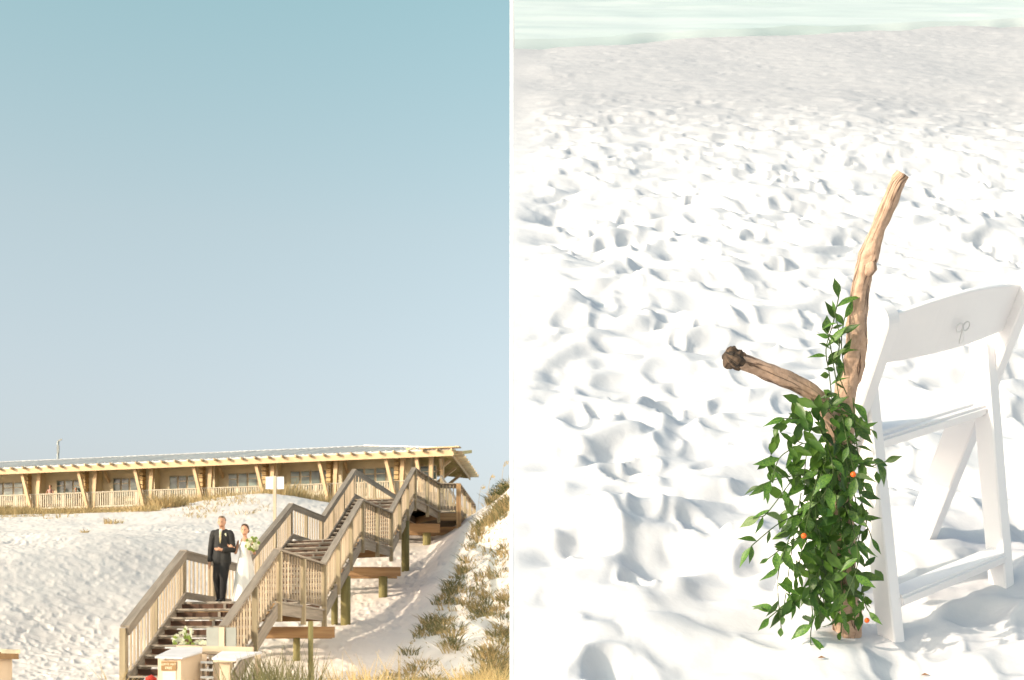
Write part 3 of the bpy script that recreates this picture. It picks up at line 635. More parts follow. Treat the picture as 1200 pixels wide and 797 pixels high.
def hand(c, d, side, n=None):
    """palm, four fingers and thumb; d points from wrist to fingertips"""
    c = Vector(c); d = Vector(d).normalized(); s = Vector(side).normalized(); out = [(c, .026, c + d * .07, .03)]
    for k, L in enumerate((.062, .072, .066, .05)):
        b = c + d * .075 + s * (.026 - .0175 * k); cur = d.cross(s) * .012; out.append((b, .0088, b + d * L * .6 + cur * .4, .0082)); out.append((b + d * L * .6 + cur * .4, .0082, b + d * L + cur * 1.6, .007))
    b = c + s * .028 + d * .02; out.append((b, .011, b + s * .022 + d * .045, .0085)); return out
def head(c, s=1.0):
    c = Vector(c)
    return [(c, (.076 * s, .092 * s, .118 * s)), (c + Vector((0, -.03, -.05)) * s, (.058 * s, .062 * s, .062 * s)), (c + Vector((0, -.088, -.012)) * s, (.013, .02, .026)),
            (c + Vector((.077, 0, -.01)) * s, (.012, .02, .03)), (c + Vector((-.077, 0, -.01)) * s, (.012, .02, .03)), (c + Vector((0, -.078, -.052)) * s, (.024, .012, .009))]
def eyes(c, parent, s=1.0):
    for x in (-.03, .03):
        o = bpy.data.objects.new('eye', tube_mesh([Vector((x * s - .009, -.086 * s, .006)) + Vector(c), Vector((x * s + .009, -.086 * s, .006)) + Vector(c)], [.006, .006], 8, M['hair'], uvs=False)); COL.objects.link(o); o.parent = parent
mp_ = Vector((-6.01, 26.42, z1 - RH))
man = empty('person', mp_, 'man in charcoal suit with pale tie and boutonniere stepping onto the stairs', 'person')
hc = (.03, -.05, 1.66)
blob('body', head(hc) + [((.03, -.0, 1.44), .06, (.035, -.03, 1.58), .055), ((-.02, 0, .95), .11, (.02, 0, 1.36), .085),
     ((-.03, 0, .9), .09, (-.085, -.02, .5), .06), ((-.085, -.02, .5), .055, (-.05, .1, .08), .04), ((.08, 0, .9), .09, (.085, -.1, .5), .06), ((.085, -.1, .5), .055, (.055, -.08, .08), .04),
     ((-.17, 0, 1.38), .05, (-.215, .02, 1.08), .042), ((-.215, .02, 1.08), .04, (-.225, -.03, .83), .03), ((.22, 0, 1.38), .05, (.25, -.02, 1.1), .042), ((.25, -.02, 1.1), .04, (.06, -.2, 1.07), .03)]
     + hand((-.225, -.03, .82), (.02, -.1, -1), (.6, -.8, 0)) + hand((.06, -.2, 1.075), (-1, -.12, .05), (0, -.3, 1)), 'skin', man, .009)
eyes(hc, man)
blob('jacket', [((.02, 0, 1.40), (.17, .115, .115)), ((-.06, .02, 1.47), .055, (.10, .02, 1.47), .055), ((-.15, 0, 1.43), .07, (.19, 0, 1.43), .07), ((-.005, 0, 1.1), .135, (.02, 0, 1.34), .135), ((.07, 0, 1.1), .12, (.06, 0, 1.34), .13), ((-.03, 0, .86), .14, (-.01, 0, 1.12), .125), ((.08, 0, .86), .14, (.07, 0, 1.12), .125),
     ((-.16, 0, 1.39), .072, (-.215, .02, 1.09), .062), ((-.215, .02, 1.09), .06, (-.225, -.03, .87), .048), ((.21, 0, 1.39), .072, (.255, -.02, 1.09), .066), ((.255, -.02, 1.09), .062, (.11, -.175, 1.065), .05)], 'suit', man, .012)
blob('trousers', [((-.035, 0, .88), .115, (-.085, -.02, .5), .082), ((-.085, -.02, .5), .08, (-.05, .10, .08), .058), ((.085, 0, .88), .115, (.085, -.11, .5), .085), ((.085, -.11, .5), .08, (.055, -.08, .05), .06)], 'suitp', man, .012)
for n_, (c, t_) in enumerate((((-.05, .10, .05), (-.07, -.10, .02)), ((.055, -.08, .045), (.05, -.27, .0)))):
    blob('shoe', [(c, .047, t_ if n_ == 0 else (.05, -.25, .035), .036)], 'shoe', man, .01)
def quadpart(name, pts, m, parent, th=.012):
    vs = [Vector(p) for p in pts]; n = len(vs); vs += [v + Vector((0, th, 0)) for v in vs]
    o = bpy.data.objects.new(name, mesh_from(name, vs, [tuple(range(n)), tuple(range(n, 2 * n))[::-1]] + [(i, n + i, n + (i + 1) % n, (i + 1) % n) for i in range(n)], M[m])); COL.objects.link(o); o.parent = parent; return o
quadpart('shirt', [(-.008, -.115, 1.50), (.052, -.115, 1.50), (.038, -.148, 1.33), (.02, -.148, 1.2), (.0, -.148, 1.33)], 'shirt', man)
quadpart('tie', [(.008, -.135, 1.475), (.034, -.135, 1.475), (.034, -.160, 1.28), (.02, -.160, 1.2), (.006, -.160, 1.28)], 'tie', man)
blob('hair', [((hc[0], hc[1] + .03, hc[2] + .035), (.082, .082, .095)), ((hc[0], hc[1] + .0, hc[2] + .085), (.07, .075, .04))], 'hairg', man, .012)
blob('boutonniere', [((.125, -.13, 1.40), (.02, .016, .022)), ((.135, -.13, 1.37), (.01, .01, .022))], 'petal', man, .008)

bp_ = Vector((-5.53, 26.52, z1 - RH))
bride = empty('person', bp_, 'bride in ivory sleeveless gown holding a white and green bouquet', 'person')
hb_ = (.0, -.05, 1.50)
blob('body', head(hb_, .93) + [((0, 0, 1.28), .042, (0, -.03, 1.42), .042), ((0, 0, 1.1), .1, (0, 0, 1.26), .1), ((-.11, 0, 1.26), .04, (.11, 0, 1.26), .04),
     ((0, 0, .85), .12, (0, 0, 1.1), .085), ((-.06, 0, .85), .08, (-.06, 0, .1), .035), ((.06, 0, .85), .08, (.06, 0, .1), .035),
     ((-.135, 0, 1.26), .036, (-.19, -.04, 1.03), .03), ((-.19, -.04, 1.03), .03, (-.20, -.15, 1.13), .024), ((.135, 0, 1.26), .036, (.20, -.02, 1.02), .031), ((.20, -.02, 1.02), .03, (.20, -.2, 1.07), .024)]
     + hand((-.20, -.15, 1.13), (-1, -.25, .25), (0, -.5, 1)) + hand((.20, -.2, 1.06), (.1, -.5, .8), (-1, 0, .2)), 'skin', bride, .009)
eyes(hb_, bride, .93)
# gown: bodice plus skirt with folds
vs = []; fs = []; prof = [(1.25, .125, .10), (1.2, .135, .115), (1.12, .125, .105), (1.04, .11, .095), (.95, .13, .11), (.8, .165, .145), (.6, .19, .19), (.4, .215, .25), (.2, .24, .31), (.015, .27, .37)]
ns = 48
for i, (z, rx, ry) in enumerate(prof):
    for k in range(ns):
        a = 2 * math.pi * k / ns; fo = 1 + (.07 * math.sin(7 * a + z * 3) + .04 * math.sin(11 * a)) * max(0, (1 - z) / 1.0)
        vs.append((rx * fo * math.cos(a), ry * fo * math.sin(a) + (.04 if z < .5 else 0) * (1 - z), z + (.02 * abs(math.cos(a)) if i == 0 else 0)))
for i in range(len(prof) - 1):
    for k in range(ns): k2 = (k + 1) % ns; fs.append((i * ns + k, (i + 1) * ns + k, (i + 1) * ns + k2, i * ns + k2))
fs.append(tuple(range(ns)))
o = bpy.data.objects.new('gown', mesh_from('gown', vs, fs, M['satin'], True)); COL.objects.link(o); o.parent = bride
for sx in (-1, 1): tube('gown_strap', [(sx * .09, -.11, 1.2), (sx * .085, -.085, 1.29), (sx * .08, .03, 1.31)], .017, 6, 'satin', bride, local=True)
blob('hair', [((0, -.01, 1.54), (.084, .088, .10)), ((.02, .08, 1.52), (.05, .05, .05)), ((0, -.04, 1.59), (.07, .06, .045)), ((.06, .0, 1.49), (.03, .05, .05))], 'hair', bride, .012)
bq = empty('bouquet', bp_ + Vector((.22, -.27, 1.14)), 'round white rose and green leaf bouquet in the bride\'s hand', 'bouquet')
for k in range(26):
    a = k * 2.4; r = .03 + .105 * math.sqrt((k + .5) / 26); c = Vector((r * math.cos(a), -.06 + .25 * r - .03 * random.random(), r * math.sin(a) + .05))
    nm, mm = ('leaf_cluster', 'bleaf') if k % 4 == 3 or r > .122 else ('rose', 'petal')
    vs = []; fs = []
    for q in range(3):
        for j in range(6):
            an = j * 1.047 + q * .5; rr = .038 * (1 - q * .25); b = len(vs)
            dd = Vector((math.cos(an), 0, math.sin(an))); tt = Vector((-math.sin(an), 0, math.cos(an)))
            vs += [c + dd * .004 + Vector((0, -.01 * q, 0)), c + dd * rr * .7 + tt * rr * .45 + Vector((0, -.012 - .012 * q, 0)), c + dd * rr * 1.15 + Vector((0, .006 - .012 * q, 0)), c + dd * rr * .7 - tt * rr * .45 + Vector((0, -.012 - .012 * q, 0))]; fs.append((b, b + 1, b + 2, b + 3))
    o = bpy.data.objects.new(nm, mesh_from(nm, vs, fs, M[mm])); COL.objects.link(o); o.parent = bq
tube('stems', [(0, 0, -.12), (0, -.02, .05)], [.012, .02], 8, 'bleaf', bq, local=True)

def guest(px, py, Y, h, label, cloth, low, seated=False):
    hd = Q(px, py, Y); base = Vector((hd.x, hd.y, hd.z - h + .12)); e = empty('person', base, label, 'person')
    blob('body', head((0, 0, h - .12)) + [((0, 0, h - .3), .05, (0, 0, h - .2), .05), ((0, 0, h * .55), .11, (0, 0, h - .38), .11), ((-.08, 0, h * .52), .08, (-.08, 0, .06), .05), ((.08, 0, h * .52), .08, (.08, 0, .06), .05),
         ((-.17, 0, h - .36), .045, (-.25, -.1, h - .62), .04), ((-.25, -.1, h - .62), .04, (-.15, -.25, h - .7), .03), ((.17, 0, h - .36), .045, (.25, -.1, h - .62), .04), ((.25, -.1, h - .62), .04, (.15, -.25, h - .7), .03)], 'skin', e, .02)
    blob('top', [((0, 0, h * .56), .135, (0, 0, h - .4), .14), ((-.15, 0, h - .37), .06, (.15, 0, h - .37), .06)], cloth, e, .02)
    blob('skirt', [((0, 0, h * .56), .14, (0, 0, h * .3), .17)], low, e, .02)
    blob('hair', [((0, .03, h - .08), (.09, .09, .11))], 'hairg', e, .02); return e
guest(59, 570.5, 86.2, 1.62, 'woman in pink top standing behind the terrace railing', 'pinkcloth', 'darkcloth')
guest(89, 573.5, 86.6, 1.4, 'person barely showing above the terrace railing by a dark doorway', 'darkcloth', 'darkcloth')

# ------------------------------------------------------------------ dune grass
def blades(name, spots, m, label, cat=None, kind='stuff', group=None):
    """spots: (x, y, z, height, number, spread, lean); one mesh of curved, tapering blades"""
    V_ = []; F_ = []; b = 0
    for (x, y, z, h, n, sp, ln) in spots:
        for _ in range(n):
            a = random.random() * 6.283; r = sp * math.sqrt(random.random()); x0 = x + r * math.cos(a); y0 = y + r * math.sin(a); hh_ = h * random.uniform(.55, 1.1)
            l = ln * random.uniform(.3, 1.2) * hh_; a2 = a + random.uniform(-.8, .8); dx = math.cos(a2) * l; dy = math.sin(a2) * l; w_ = random.uniform(.006, .011) * (1 + y0 / 45)
            ca = random.random() * 3.14; wx = math.cos(ca) * w_; wy = math.sin(ca) * w_ * .6
            for t_, ww in ((0, 1), (.5, .8), (1, 0.12)):
                px_ = x0 + dx * t_ * t_; py_ = y0 + dy * t_ * t_; pz = z + hh_ * (t_ - .18 * t_ * t_ * ln) - .03
                V_.append((px_ - wx * ww, py_ - wy * ww, pz)); V_.append((px_ + wx * ww, py_ + wy * ww, pz))
            F_.append((b, b + 1, b + 3, b + 2)); F_.append((b + 2, b + 3, b + 5, b + 4)); b += 6
    o = bpy.data.objects.new(name, mesh_from(name, V_, F_, M[m])); link(o); return tag(o, label, cat, group, kind)
sp_ = []
for _ in range(2600):
    Y = random.uniform(70, 83.5); px = random.uniform(-30, 480); X_ = (px - 600) / FPX * Y
    wgt = mnoise.noise(Vector((X_ * .16, Y * .18, 1))) + .35 * (Y - 75) / 7
    if px < 190: wgt += .55 * (Y - 79.5) / 4
    if wgt < -.15: continue
    sp_.append((X_, Y, gz(X_, Y), random.uniform(.45, .9) * (1.35 if px > 180 else .8), 14, .55, .5))
for _ in range(420):
    Y = random.uniform(71, 79); px = random.uniform(180, 350); X_ = (px - 600) / FPX * Y
    if mnoise.noise(Vector((X_ * .5, Y * .3, 15))) < -.15: continue
    sp_.append((X_, Y, gz(X_, Y), random.uniform(.5, .95), 12, .5, .5))
for _ in range(420):
    Y = random.uniform(60, 74); px = random.uniform(-20, 345); X_ = (px - 600) / FPX * Y
    if mnoise.noise(Vector((X_ * .3, Y * .3, 5))) < .02: continue
    sp_.append((X_, Y, gz(X_, Y), random.uniform(.18, .4), 9, .45, .9))
blades('dune_grass', sp_, 'grassd', 'golden dune grass along the crest in front of the pavilion')
sp_ = []
for _ in range(260):
    Y = random.uniform(80, 84.5); px = random.uniform(-30, 200); X_ = (px - 600) / FPX * Y; sp_.append((X_, Y, gz(X_, Y), .6, 12, .5, .5))
blades('shade_grass', sp_, 'grassg', 'green grass in the strip under the terrace')
# single tufts and bushes out on the sand
for i, (px, py_, Y, h, nb_, sp, lab) in enumerate(((198, 613, 66, .8, 420, .9, 'rounded bushy tuft of golden grass on the sand below the pavilion'), (172, 617, 64, .5, 160, .7, 'flatter pale tuft just left of the rounded bushy tuft'), (134, 623, 58, .35, 80, .45, 'small brown tuft alone on the bare sand'), (99, 644, 47, .22, 40, .14, 'tiny dry sprig on the open trampled sand'))):
    X_ = (px - 600) / FPX * Y; blades('grass_tuft', [(X_, Y, gz(X_, Y), h, nb_, sp, .8)], 'grassd', lab, 'grass', None, 'tufts on the open sand')
# right-hand dune
sp_ = []; sg_ = []
for _ in range(4200):
    Y = random.uniform(22, 50); X_ = random.uniform(-4.2, .0) ; edge = -3.2 + .10 * (Y - 22)
    wgt = mnoise.noise(Vector((X_ * 1.5, Y * .42, 7))) + .5 * mnoise.noise(Vector((X_ * 4, Y * 1.2, 3))) + .22 * (X_ - edge) / 3 - .05
    if Y > 31: wgt += .06
    if wgt < .1 or X_ < edge: continue
    (sg_ if random.random() < .5 else sp_).append((X_, Y, gz(X_, Y), random.uniform(.12, .34) * (1 + .5 * (Y > 38)), 13, .22, 1.0))
for _ in range(900):
    Y = random.uniform(21, 44); X_ = random.uniform(-3.6, .0)
    if X_ < -3.2 + .10 * (Y - 22): continue
    sp_.append((X_, Y, gz(X_, Y), random.uniform(.05, .14), 5, .3, 1.6))
blades('hillside_grass', sg_, 'grassg', 'green patches of dune grass on the hillside right of the stairs')
blades('dry_hillside_grass', sp_, 'grassd', 'dry golden grass among the green on the hillside right of the stairs')
sp_ = []; sg_ = []
for _ in range(120):
    Y = random.uniform(16.5, 20); px = random.gauss(322, 26) if random.random() < .55 else random.gauss(415, 24)
    if px < 268 or px > 500: continue
    X_ = (px - 600) / FPX * Y; (sg_ if px < 375 else sp_).append((X_, Y, gz(X_, Y), random.uniform(.75, 1.0 + .4 * random.random()) * (1 if px < 375 else .88), 11, .16, .35))
for _ in range(90):
    Y = random.uniform(15.5, 20.5); px = random.uniform(540, 597); X_ = (px - 600) / FPX * Y; sp_.append((X_, Y, gz(X_, Y), .75, 12, .2, .6))
blades('foreground_grass', sg_, 'grassg', 'tall green grass in front of the first landing at the bottom of the frame')
blades('foreground_dry_grass', sp_, 'grassd', 'tall dry golden grass at the foot of the hillside')
sp_ = [(Q(px, 790, 20.5).x, 20.5, gz(Q(px, 790, 20.5).x, 20.5), h, 9, .12, .5) for px, h in ((132, .9), (140, .6), (122, .5), (126, .7))]
blades('grass_tuft', sp_, 'grassd', 'thin dry stalks standing against the left end post of the stairs', 'grass', None)
# sea oats on the skyline
for i, (px, ytop, lab) in enumerate(((592, 540, 'tallest sea oat stalk on the skyline, bent seed head'), (576, 556, 'medium sea oat stalk left of the tallest one'), (565, 568, 'short sea oat stalk nearest the pavilion roof'), (584, 566, 'thin sea oat stalk between the two tall ones'))):
    Y = 45.0; x = (px - 600) / FPX * Y - .05; g = gz(x, Y); zt = (HOR - ytop) / FPX * Y
    e = empty('sea_oat', (x, Y, g), lab, 'grass stalk', 'sea oats on the skyline')
    pth = smooth_path([Vector((x - .12, Y, g - .1)), Vector((x - .06, Y, (g + zt) / 2)), Vector((x + .02, Y, zt - .1)), Vector((x + .12, Y, zt))], 5)
    tube('stem', pth, .006, 5, 'oat', e)
    hp = []; hf = []
    for k in range(16):
        c = pth[-1 - k % 6] + Vector((random.uniform(-.03, .05), 0, random.uniform(-.09, .01))); b = len(hp); hp += [c, c + Vector((.018, 0, -.03)), c + Vector((.004, .01, -.07)), c + Vector((-.014, 0, -.03))]; hf.append((b, b + 1, b + 2, b + 3))
    link(bpy.data.objects.new('seed_head', mesh_from('seed_head', hp, hf, M['oat'])), e, Matrix.Identity(4))
# shrub on the skyline by the divider
Y = 45; x = (599 - 600) / FPX * Y; g = gz(x - .3, Y) - .06; sh = empty('dune_shrub', (x, Y, g), 'dark green leafy shrub at the top right of the grassy hillside', 'shrub')
vs = []; fs = []
for k in range(900):
    a = random.random() * 6.28; r = random.random() ** .6; c = Vector((x - .28 + .5 * r * math.cos(a), Y + .3 * r * math.sin(a), g + .05 + random.random() ** 1.3 * .55 * (1.1 - r * .6))); d = Vector((random.gauss(0, 1), random.gauss(0, 1), random.gauss(.3, 1))).normalized() * .032; e_ = d.orthogonal().normalized() * .014; b = len(vs)
    vs += [c - d, c + e_, c + d, c - e_]; fs.append((b, b + 1, b + 2, b + 3))
link(bpy.data.objects.new('foliage', mesh_from('foliage', vs, fs, M['shrub'])), sh, Matrix.Identity(4))
for k in range(5): tube('branch', [(x - .28, Y, g - .1), (x - .28 + random.uniform(-.3, .3), Y, g + random.uniform(.2, .42))], [.012, .004], 5, 'stick', sh)
for px, py_, L_ in ((487, 757, .22), (493, 760, .14), (481, 766, .1)):
    Y = 26; p = Q(px, py_, Y); p.z = gz(p.x, Y) + .05; tube('driftwood_twig', [p - Vector((L_ / 2, 0, 0)), p + Vector((L_ / 2, .1, .03))], .02, 6, 'stick'); 
    tag(COL.objects[-1], {487: 'longest dark twig lying on the shaded sand of the hillside', 493: 'short dark twig at the right of the longest twig', 481: 'tiny dark scrap left of the longest twig'}[px], 'twig')

# ------------------------------------------------------------------ white folding chair on the bank
F1 = (0.801, 3.121); A2 = Vector((.8046, .5938)); W = .385
ax = EU * A2.x + EV * A2.y; ay = -EU * A2.y + EV * A2.x; o0 = B(F1[0], F1[1], 0)
MC = Matrix(((ax.x, ay.x, EN.x, o0.x), (ax.y, ay.y, EN.y, o0.y), (ax.z, ay.z, EN.z, o0.z), (0, 0, 0, 1)))
ch = empty('folding_chair', None, 'white resin folding chair seen from behind beside the driftwood', 'chair', Mw=MC)
YU = Vector((0, 1, 0)); XU = Vector((1, 0, 0))
def cb(name, p0, p1, w_, h, up=XU, ext=0): return beam(name, p0, p1, w_, h, 'white', ch, up=up, ext=ext, bev=.006, local=True)
def cleg(name, p0, p1, w_, d_, m='white'):           # a leg with a rounded top
    p0 = Vector(p0); p1 = Vector(p1); L = (p1 - p0).length; prof = [(-d_ / 2, 0), (d_ / 2, 0)] + [(d_ / 2 * math.cos(t_), L - d_ / 2 + d_ / 2 * math.sin(t_)) for t_ in np.linspace(0, math.pi, 9)]
    n = len(prof); vs = [(-w_ / 2, a, b) for a, b in prof] + [(w_ / 2, a, b) for a, b in prof]
    fs = [tuple(range(n))[::-1], tuple(range(n, 2 * n))] + [(i, (i + 1) % n, n + (i + 1) % n, n + i) for i in range(n)]
    me = mesh_from(name, vs, fs, M[m]); bm = bmesh.new(); bm.from_mesh(me); bmesh.ops.recalc_face_normals(bm, faces=bm.faces[:]); bmesh.ops.bevel(bm, geom=[e for e in bm.edges if e.calc_length() > .003 or True], offset=.003, segments=1, affect='EDGES'); bm.to_mesh(me); bm.free()
    o = bpy.data.objects.new(name, me); COL.objects.link(o); o.parent = ch
    ang = math.atan2(p1.y - p0.y, p1.z - p0.z); o.matrix_basis = Matrix.Translation(p0) @ Matrix.Rotation(-ang, 4, 'X'); return o
for wv in (0.0, W):
    cleg('rear_leg', (wv, -.01, -.04), (wv, .172, .53), .034, .046)
cb('crossbar', (.012, .022, .075), (W - .012, .022, .075), .028, .05, up=YU)
cb('crossbar', (.012, .125, .385), (W - .012, .125, .385), .026, .022, up=YU)
for wv in (-.028, W + .028):
    sgn = 1 if wv < .2 else -1
    cleg('back_stile', (wv, .268, -.03), (wv, .118, .675), .036, .070)
for wv, sx in ((-.028, -1), (W + .028, 1)):
    for sy, hz in ((.166, .455), (.19, .36)): tube('bolt', [(wv + sx * .012, sy, hz), (wv + sx * .021, sy, hz)], .007, 10, 'galv', ch, local=True, uvs=False)
# seat with raised rim
vs = []; fs = []; ncx, ncy = 14, 12
for j in range(ncy + 1):
    for i in range(ncx + 1):
        u_ = i / ncx; v_ = j / ncy; x = .04 + u_ * (W - .08); y = .13 + v_ * .25; cr_ = .006 * math.sin(math.pi * u_) * math.sin(math.pi * v_); vs.append((x, y, .405 - .008 * v_ + cr_))
nn = len(vs); vs += [(x, y, z - .026) for x, y, z in vs]
for j in range(ncy):
    for i in range(ncx):
        a = j * (ncx + 1) + i; fs.append((a, a + 1, a + ncx + 2, a + ncx + 1)); fs.append((nn + a, nn + a + ncx + 1, nn + a + ncx + 2, nn + a + 1))
per = [i for i in range(ncx + 1)] + [j * (ncx + 1) + ncx for j in range(1, ncy + 1)] + [ncy * (ncx + 1) + i for i in range(ncx - 1, -1, -1)] + [j * (ncx + 1) for j in range(ncy - 1, 0, -1)]
for i in range(len(per)): a, b = per[i], per[(i + 1) % len(per)]; fs.append((a, nn + a, nn + b, b))
me = mesh_from('seat', vs, fs, M['white'], False); o = bpy.data.objects.new('seat', me); COL.objects.link(o); o.parent = ch
bv = o.modifiers.new('bevel', 'BEVEL'); bv.width = .006; bv.segments = 2
# curved backrest board
vs = []; n = 16
for i in range(n + 1):
    t_ = i / n; x = -.02 + t_ * (W + .04); bow = -.022 * math.sin(math.pi * t_); arch = .022 * math.sin(math.pi * t_)
    for (z, yy_) in ((.55, .140), (.652 + arch, .119)):
        for dy in (-.008, .008): vs.append((x, yy_ + bow + dy, z))
fs = []
for i in range(n):
    a = i * 4; b = a + 4; fs += [(a, b, b + 2, a + 2), (a + 1, a + 3, b + 3, b + 1), (a + 2, b + 2, b + 3, a + 3), (a, a + 1, b + 1, b)]
fs += [(0, 2, 3, 1), (4 * n, 4 * n + 1, 4 * n + 3, 4 * n + 2)]
o = bpy.data.objects.new('backrest', mesh_from('backrest', vs, fs, M['white'])); COL.objects.link(o); o.parent = ch; bv = o.modifiers.new('bevel', 'BEVEL'); bv.width = .005; bv.segments = 2
# ribbon bow on the back
rb_ = empty('ribbon_bow', None, 'small sheer bow tied on the chair back board', 'bow', Mw=MC @ Matrix.Translation((.19, .092, .60)) @ Matrix.Scale(.75, 4))
for sx in (-1, 1):
    tube('loop', [Vector((sx * (.014 + .014 * math.cos(a)), -.004, .012 * math.sin(a) + .003)) for a in np.linspace(-3.1, 3.1, 14)], .0018, 6, 'pink', rb_, local=True)
    tube('tail', smooth_path([(0, -.004, 0), (sx * .008, -.006, -.03), (sx * .004, -.004, -.04)], 4), .0014, 6, 'pink', rb_, local=True)

# ------------------------------------------------------------------ driftwood stake and its greenery
v0 = 3.118
def dpath(lst): return [SP(x, y, v0 + dv) for x, y, dv in lst]
st = empty('driftwood_stake', SP(992, 748, v0), 'forked driftwood branch stake planted upright in the white sand', 'driftwood')
def grow(name, lst, rad, m='drift', seed=0, sides=22, n=9, rough=.16, nscale=26):
    pts_ = smooth_path(dpath(lst), n); k = len(pts_); rr = np.interp(np.linspace(0, 1, k), np.linspace(0, 1, len(rad)), rad)
    return tube(name, pts_, list(rr), sides, m, st, rough=rough, nscale=nscale, seed=seed)
grow('main_stem', [(994, 800, 0), (993, 745, 0), (990, 680, 0), (984, 600, .0), (985, 530, 0), (990, 470, -.0), (998, 438, -.005), (1003, 400, -.01), (1006, 360, -.01), (1010, 330, -.01), (1018, 300, -.005), (1029, 268, 0), (1042, 238, .005), (1052, 214, .008), (1058, 204, .01)],
     [.027, .028, .026, .024, .023, .021, .0195, .0180, .0170, .0160, .0175, .0130, .0140, .0125, .0115], nscale=19, n=16, rough=.27, sides=30)
grow('side_branch', [(980, 560, 0), (978, 505, -.01), (962, 470, -.02), (935, 451, -.03), (906, 438, -.04), (878, 427, -.045), (866, 423, -.05)], [.02, .018, .016, .0155, .0155, .015, .0155], seed=4, rough=.2, nscale=17)
grow('broken_end', [(870, 424, -.05), (862, 421, -.051), (854, 417, -.052), (850.5, 415.5, -.053)], [.0155, .018, .0175, .011], 'driftend', seed=6, rough=.42, nscale=62, sides=34)
grow('knot', [(1016, 322, -.018), (1020, 314, -.02), (1022, 306, -.018)], [.008, .012, .006], seed=8, sides=12, n=4)

gl = empty('greenery_garland', SP(975, 560, v0 - .05), 'trailing glossy green vine garland with orange berries tied round the driftwood', 'garland')
gi = gl.matrix_basis.inverted()
def leaf_mesh(m, wide, curl, fold):
    vs = []; fs = []; prof = [.03, .5, .88, 1, .86, .55, .24, 0]; n = len(prof) - 1
    for i, p_ in enumerate(prof):
        t_ = i / n; y = t_ - .0; z = -curl * t_ * t_
        vs += [(-wide * p_, y, z + fold * p_), (0, y, z), (wide * p_, y, z + fold * p_)]
    for i in range(n):
        a = i * 3; fs += [(a, a + 1, a + 4, a + 3), (a + 1, a + 2, a + 5, a + 4)]
    return mesh_from('leaf', vs, fs, m, True)
LM = [leaf_mesh(M['leaf'], wd, cu, fo) for wd, cu, fo in ((.17, .16, .05), (.21, .35, .07), (.14, .45, .04), (.19, .02, .08), (.16, -.2, .05))]; LP = [leaf_mesh(M['leafpale'], .2, .2, .05)]
def leaf(pt, d, nrm, L, pale=False):
    d = d.normalized(); z = (nrm - d * nrm.dot(d)).normalized(); x = d.cross(z); o = bpy.data.objects.new('leaf', random.choice(LP if pale else LM)); COL.objects.link(o); o.parent = gl
    Mw = Matrix(((x.x, d.x, z.x, pt.x), (x.y, d.y, z.y, pt.y), (x.z, d.z, z.z, pt.z), (0, 0, 0, 1))) @ Matrix.Scale(L, 4); o.matrix_basis = gi @ Mw; return o
vine_n = 0
def vine(lst, nl, L=.05, stem=True, spread=.75):
    """a drooping stem with alternate leaves"""
    pts_ = smooth_path(dpath(lst), 8)
    if stem: tube('vine_stem', pts_, .0011, 5, 'vine', gl, uvs=False)
    for i in range(nl):
        f = (i + .8) / nl * (len(pts_) - 1); a = int(min(f, len(pts_) - 2)); p_ = pts_[a].lerp(pts_[a + 1], f - a); t_ = (pts_[a + 1] - pts_[a]).normalized()
        sd_ = t_.cross(Vector((0, -1, 0))); sg = 1 if i % 2 else -1
        if i == nl - 1: sg *= .2
        d = t_ * random.uniform(.35, .8) + sd_ * sg * spread * random.uniform(.6, 1.2) + Vector((0, random.uniform(-.6, .35), random.uniform(-.35, .1)))
        leaf(p_, d, Vector((random.gauss(0, .45), -1, random.gauss(.45, .45))), L * random.uniform(.55, 1.12), random.random() < .1)
# sprig climbing at the top
vine([(975, 470, -.03), (972, 440, -.035), (968, 410, -.035), (976, 380, -.035), (983, 348, -.03)], 11, .046)
vine([(990, 440, -.04), (986, 400, -.04), (990, 372, -.04)], 6, .042)
vine([(984, 470, -.05), (978, 435, -.05), (973, 405, -.05), (970, 392, -.045)], 8, .042)
vine([(992, 462, -.05), (980, 430, -.05), (984, 400, -.05), (978, 365, -.04)], 8, .038)
# curtains of vine hanging down round the stem
for k in range(26):
    ys = random.uniform(452, 600); xs = random.gauss(985 - .13 * (ys - 450), 9 + .08 * (ys - 450)); xe = xs + random.gauss(-4, 24); ye = min(ys + random.uniform(90, 170), 742); dv = random.uniform(-.14, .03)
    xe = max(912, min(1022, xe)); vine([(xs, ys, dv * .5), ((xs + xe) / 2 + random.gauss(0, 12), (ys + ye) / 2, dv), (xe, ye, dv * .8)], 8, .049)
# outliers that give the outline its shape
for lst, nl in (([(960, 470, -.05), (985, 480, -.08), (1010, 500, -.1), (1022, 504, -.1)], 4), ([(985, 520, -.06), (1015, 545, -.1), (1030, 543, -.1), (1038, 541, -.1)], 3), ([(1000, 600, -.03), (1015, 615, -.04), (1022, 632, -.04)], 3),
                ([(940, 520, -.06), (915, 535, -.08), (905, 560, -.09), (900, 575, -.09)], 5), ([(950, 555, -.06), (915, 560, -.09), (888, 570, -.1)], 4), ([(945, 600, -.06), (915, 612, -.09), (885, 636, -.1), (880, 641, -.1)], 6),
                ([(950, 620, -.06), (920, 640, -.09), (900, 655, -.1)], 4), ([(955, 480, -.05), (935, 490, -.06), (918, 490, -.07)], 4), ([(950, 690, -.06), (925, 710, -.08), (905, 716, -.08), (892, 712, -.08)], 3), ([(920, 708, -.08), (900, 725, -.09)], 2),
                ([(990, 640, -.05), (1008, 680, -.06), (1014, 708, -.07), (1019, 718, -.07)], 3), ([(965, 690, -.06), (952, 730, -.08), (950, 752, -.085), (953, 765, -.085)], 5), ([(930, 560, -.08), (900, 600, -.1), (890, 606, -.1)], 4)):
    vine(lst, nl, .048)
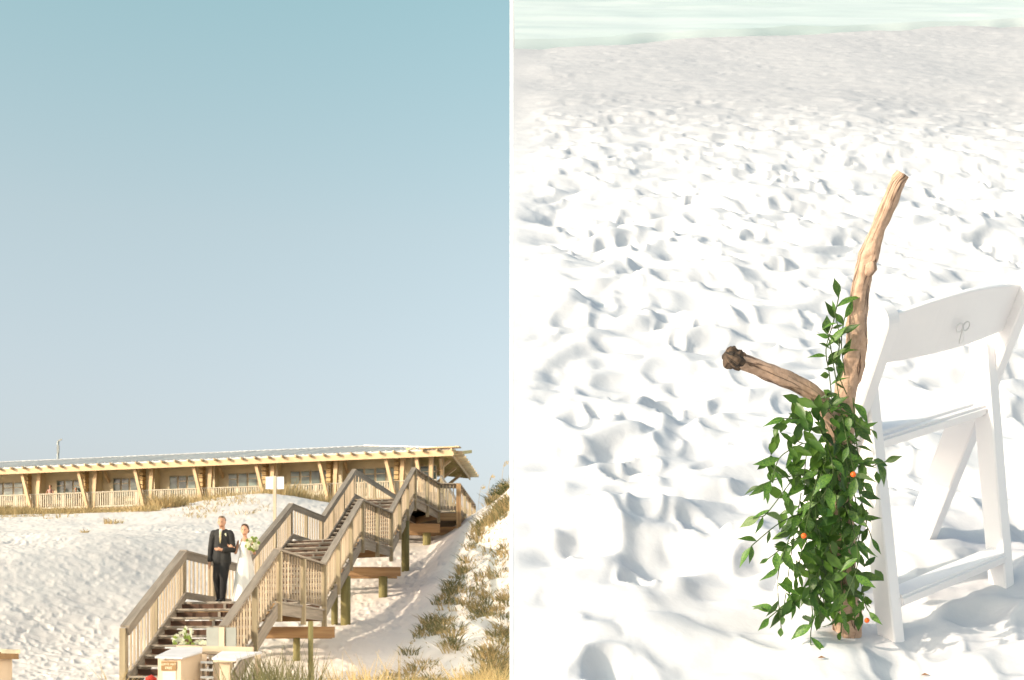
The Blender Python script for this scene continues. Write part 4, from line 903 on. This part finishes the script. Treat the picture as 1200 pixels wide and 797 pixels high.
for px, py_, dv in ((1016, 727, -.075), (942, 628, -.15), (1000, 556, -.13)):
    c = SP(px, py_, v0 + dv); me = bpy.data.meshes.new('berry'); bm = bmesh.new(); bmesh.ops.create_icosphere(bm, subdivisions=2, radius=.0055); bm.to_mesh(me); bm.free(); me.materials.append(M['berry'])
    me.polygons.foreach_set('use_smooth', [True] * len(me.polygons)); o = bpy.data.objects.new('berry', me); link(o, gl, Matrix.Translation(c))
# inner leaves, too many and too hidden to pick apart
vs = []; fs = []
for k in range(300):
    ys = random.uniform(462, 725); wd = 26 + 26 * math.sin(math.pi * min(1, max(0, (ys - 440) / 300))); c = SP(967 + 8 * (ys - 600) / 150 + max(-1.25, min(1.25, random.gauss(0, .6))) * wd, ys, v0 + random.uniform(-.09, .02))
    d = Vector((random.gauss(0, .6), random.gauss(-.2, .4), random.gauss(-.6, .5))).normalized(); x = d.cross(Vector((random.gauss(0, .5), -1, random.gauss(.3, .4)))).normalized(); L = .042 * random.uniform(.7, 1.15); z = x.cross(d); b = len(vs)
    for t_, w_ in ((0, .03), (.3, .2), (.6, .19), (1, 0)):
        vs += [c + d * L * t_ - x * L * w_, c + d * L * t_ - z * L * .05, c + d * L * t_ + x * L * w_]
    for i in range(3): a = b + i * 3; fs += [(a, a + 1, a + 4, a + 3), (a + 1, a + 2, a + 5, a + 4)]
o = bpy.data.objects.new('inner_leaves', mesh_from('inner_leaves', vs, fs, M['leaf'], True)); link(o, gl, Matrix.Identity(4)); o['kind'] = 'stuff'
# scraps on the sand
for i, (u, v, lab) in enumerate(((.62, 2.98, 'tiny dry leaf scrap on the sand left of the stake foot'), (.83, 2.97, 'tiny dark leaf scrap on the sand in front of the chair'))):
    p_ = B(u, v, bank_n(u, v) + .004); o = bpy.data.objects.new('leaf_scrap', mesh_from('leaf_scrap', [(-.008, 0, 0), (0, -.003, .002), (.009, 0, .001), (0, .004, .003)], [(0, 1, 2, 3)], M['debris'])); link(o, None, Matrix.Translation(p_) @ MB_.to_3x3().to_4x4()); tag(o, lab, 'leaf scrap')
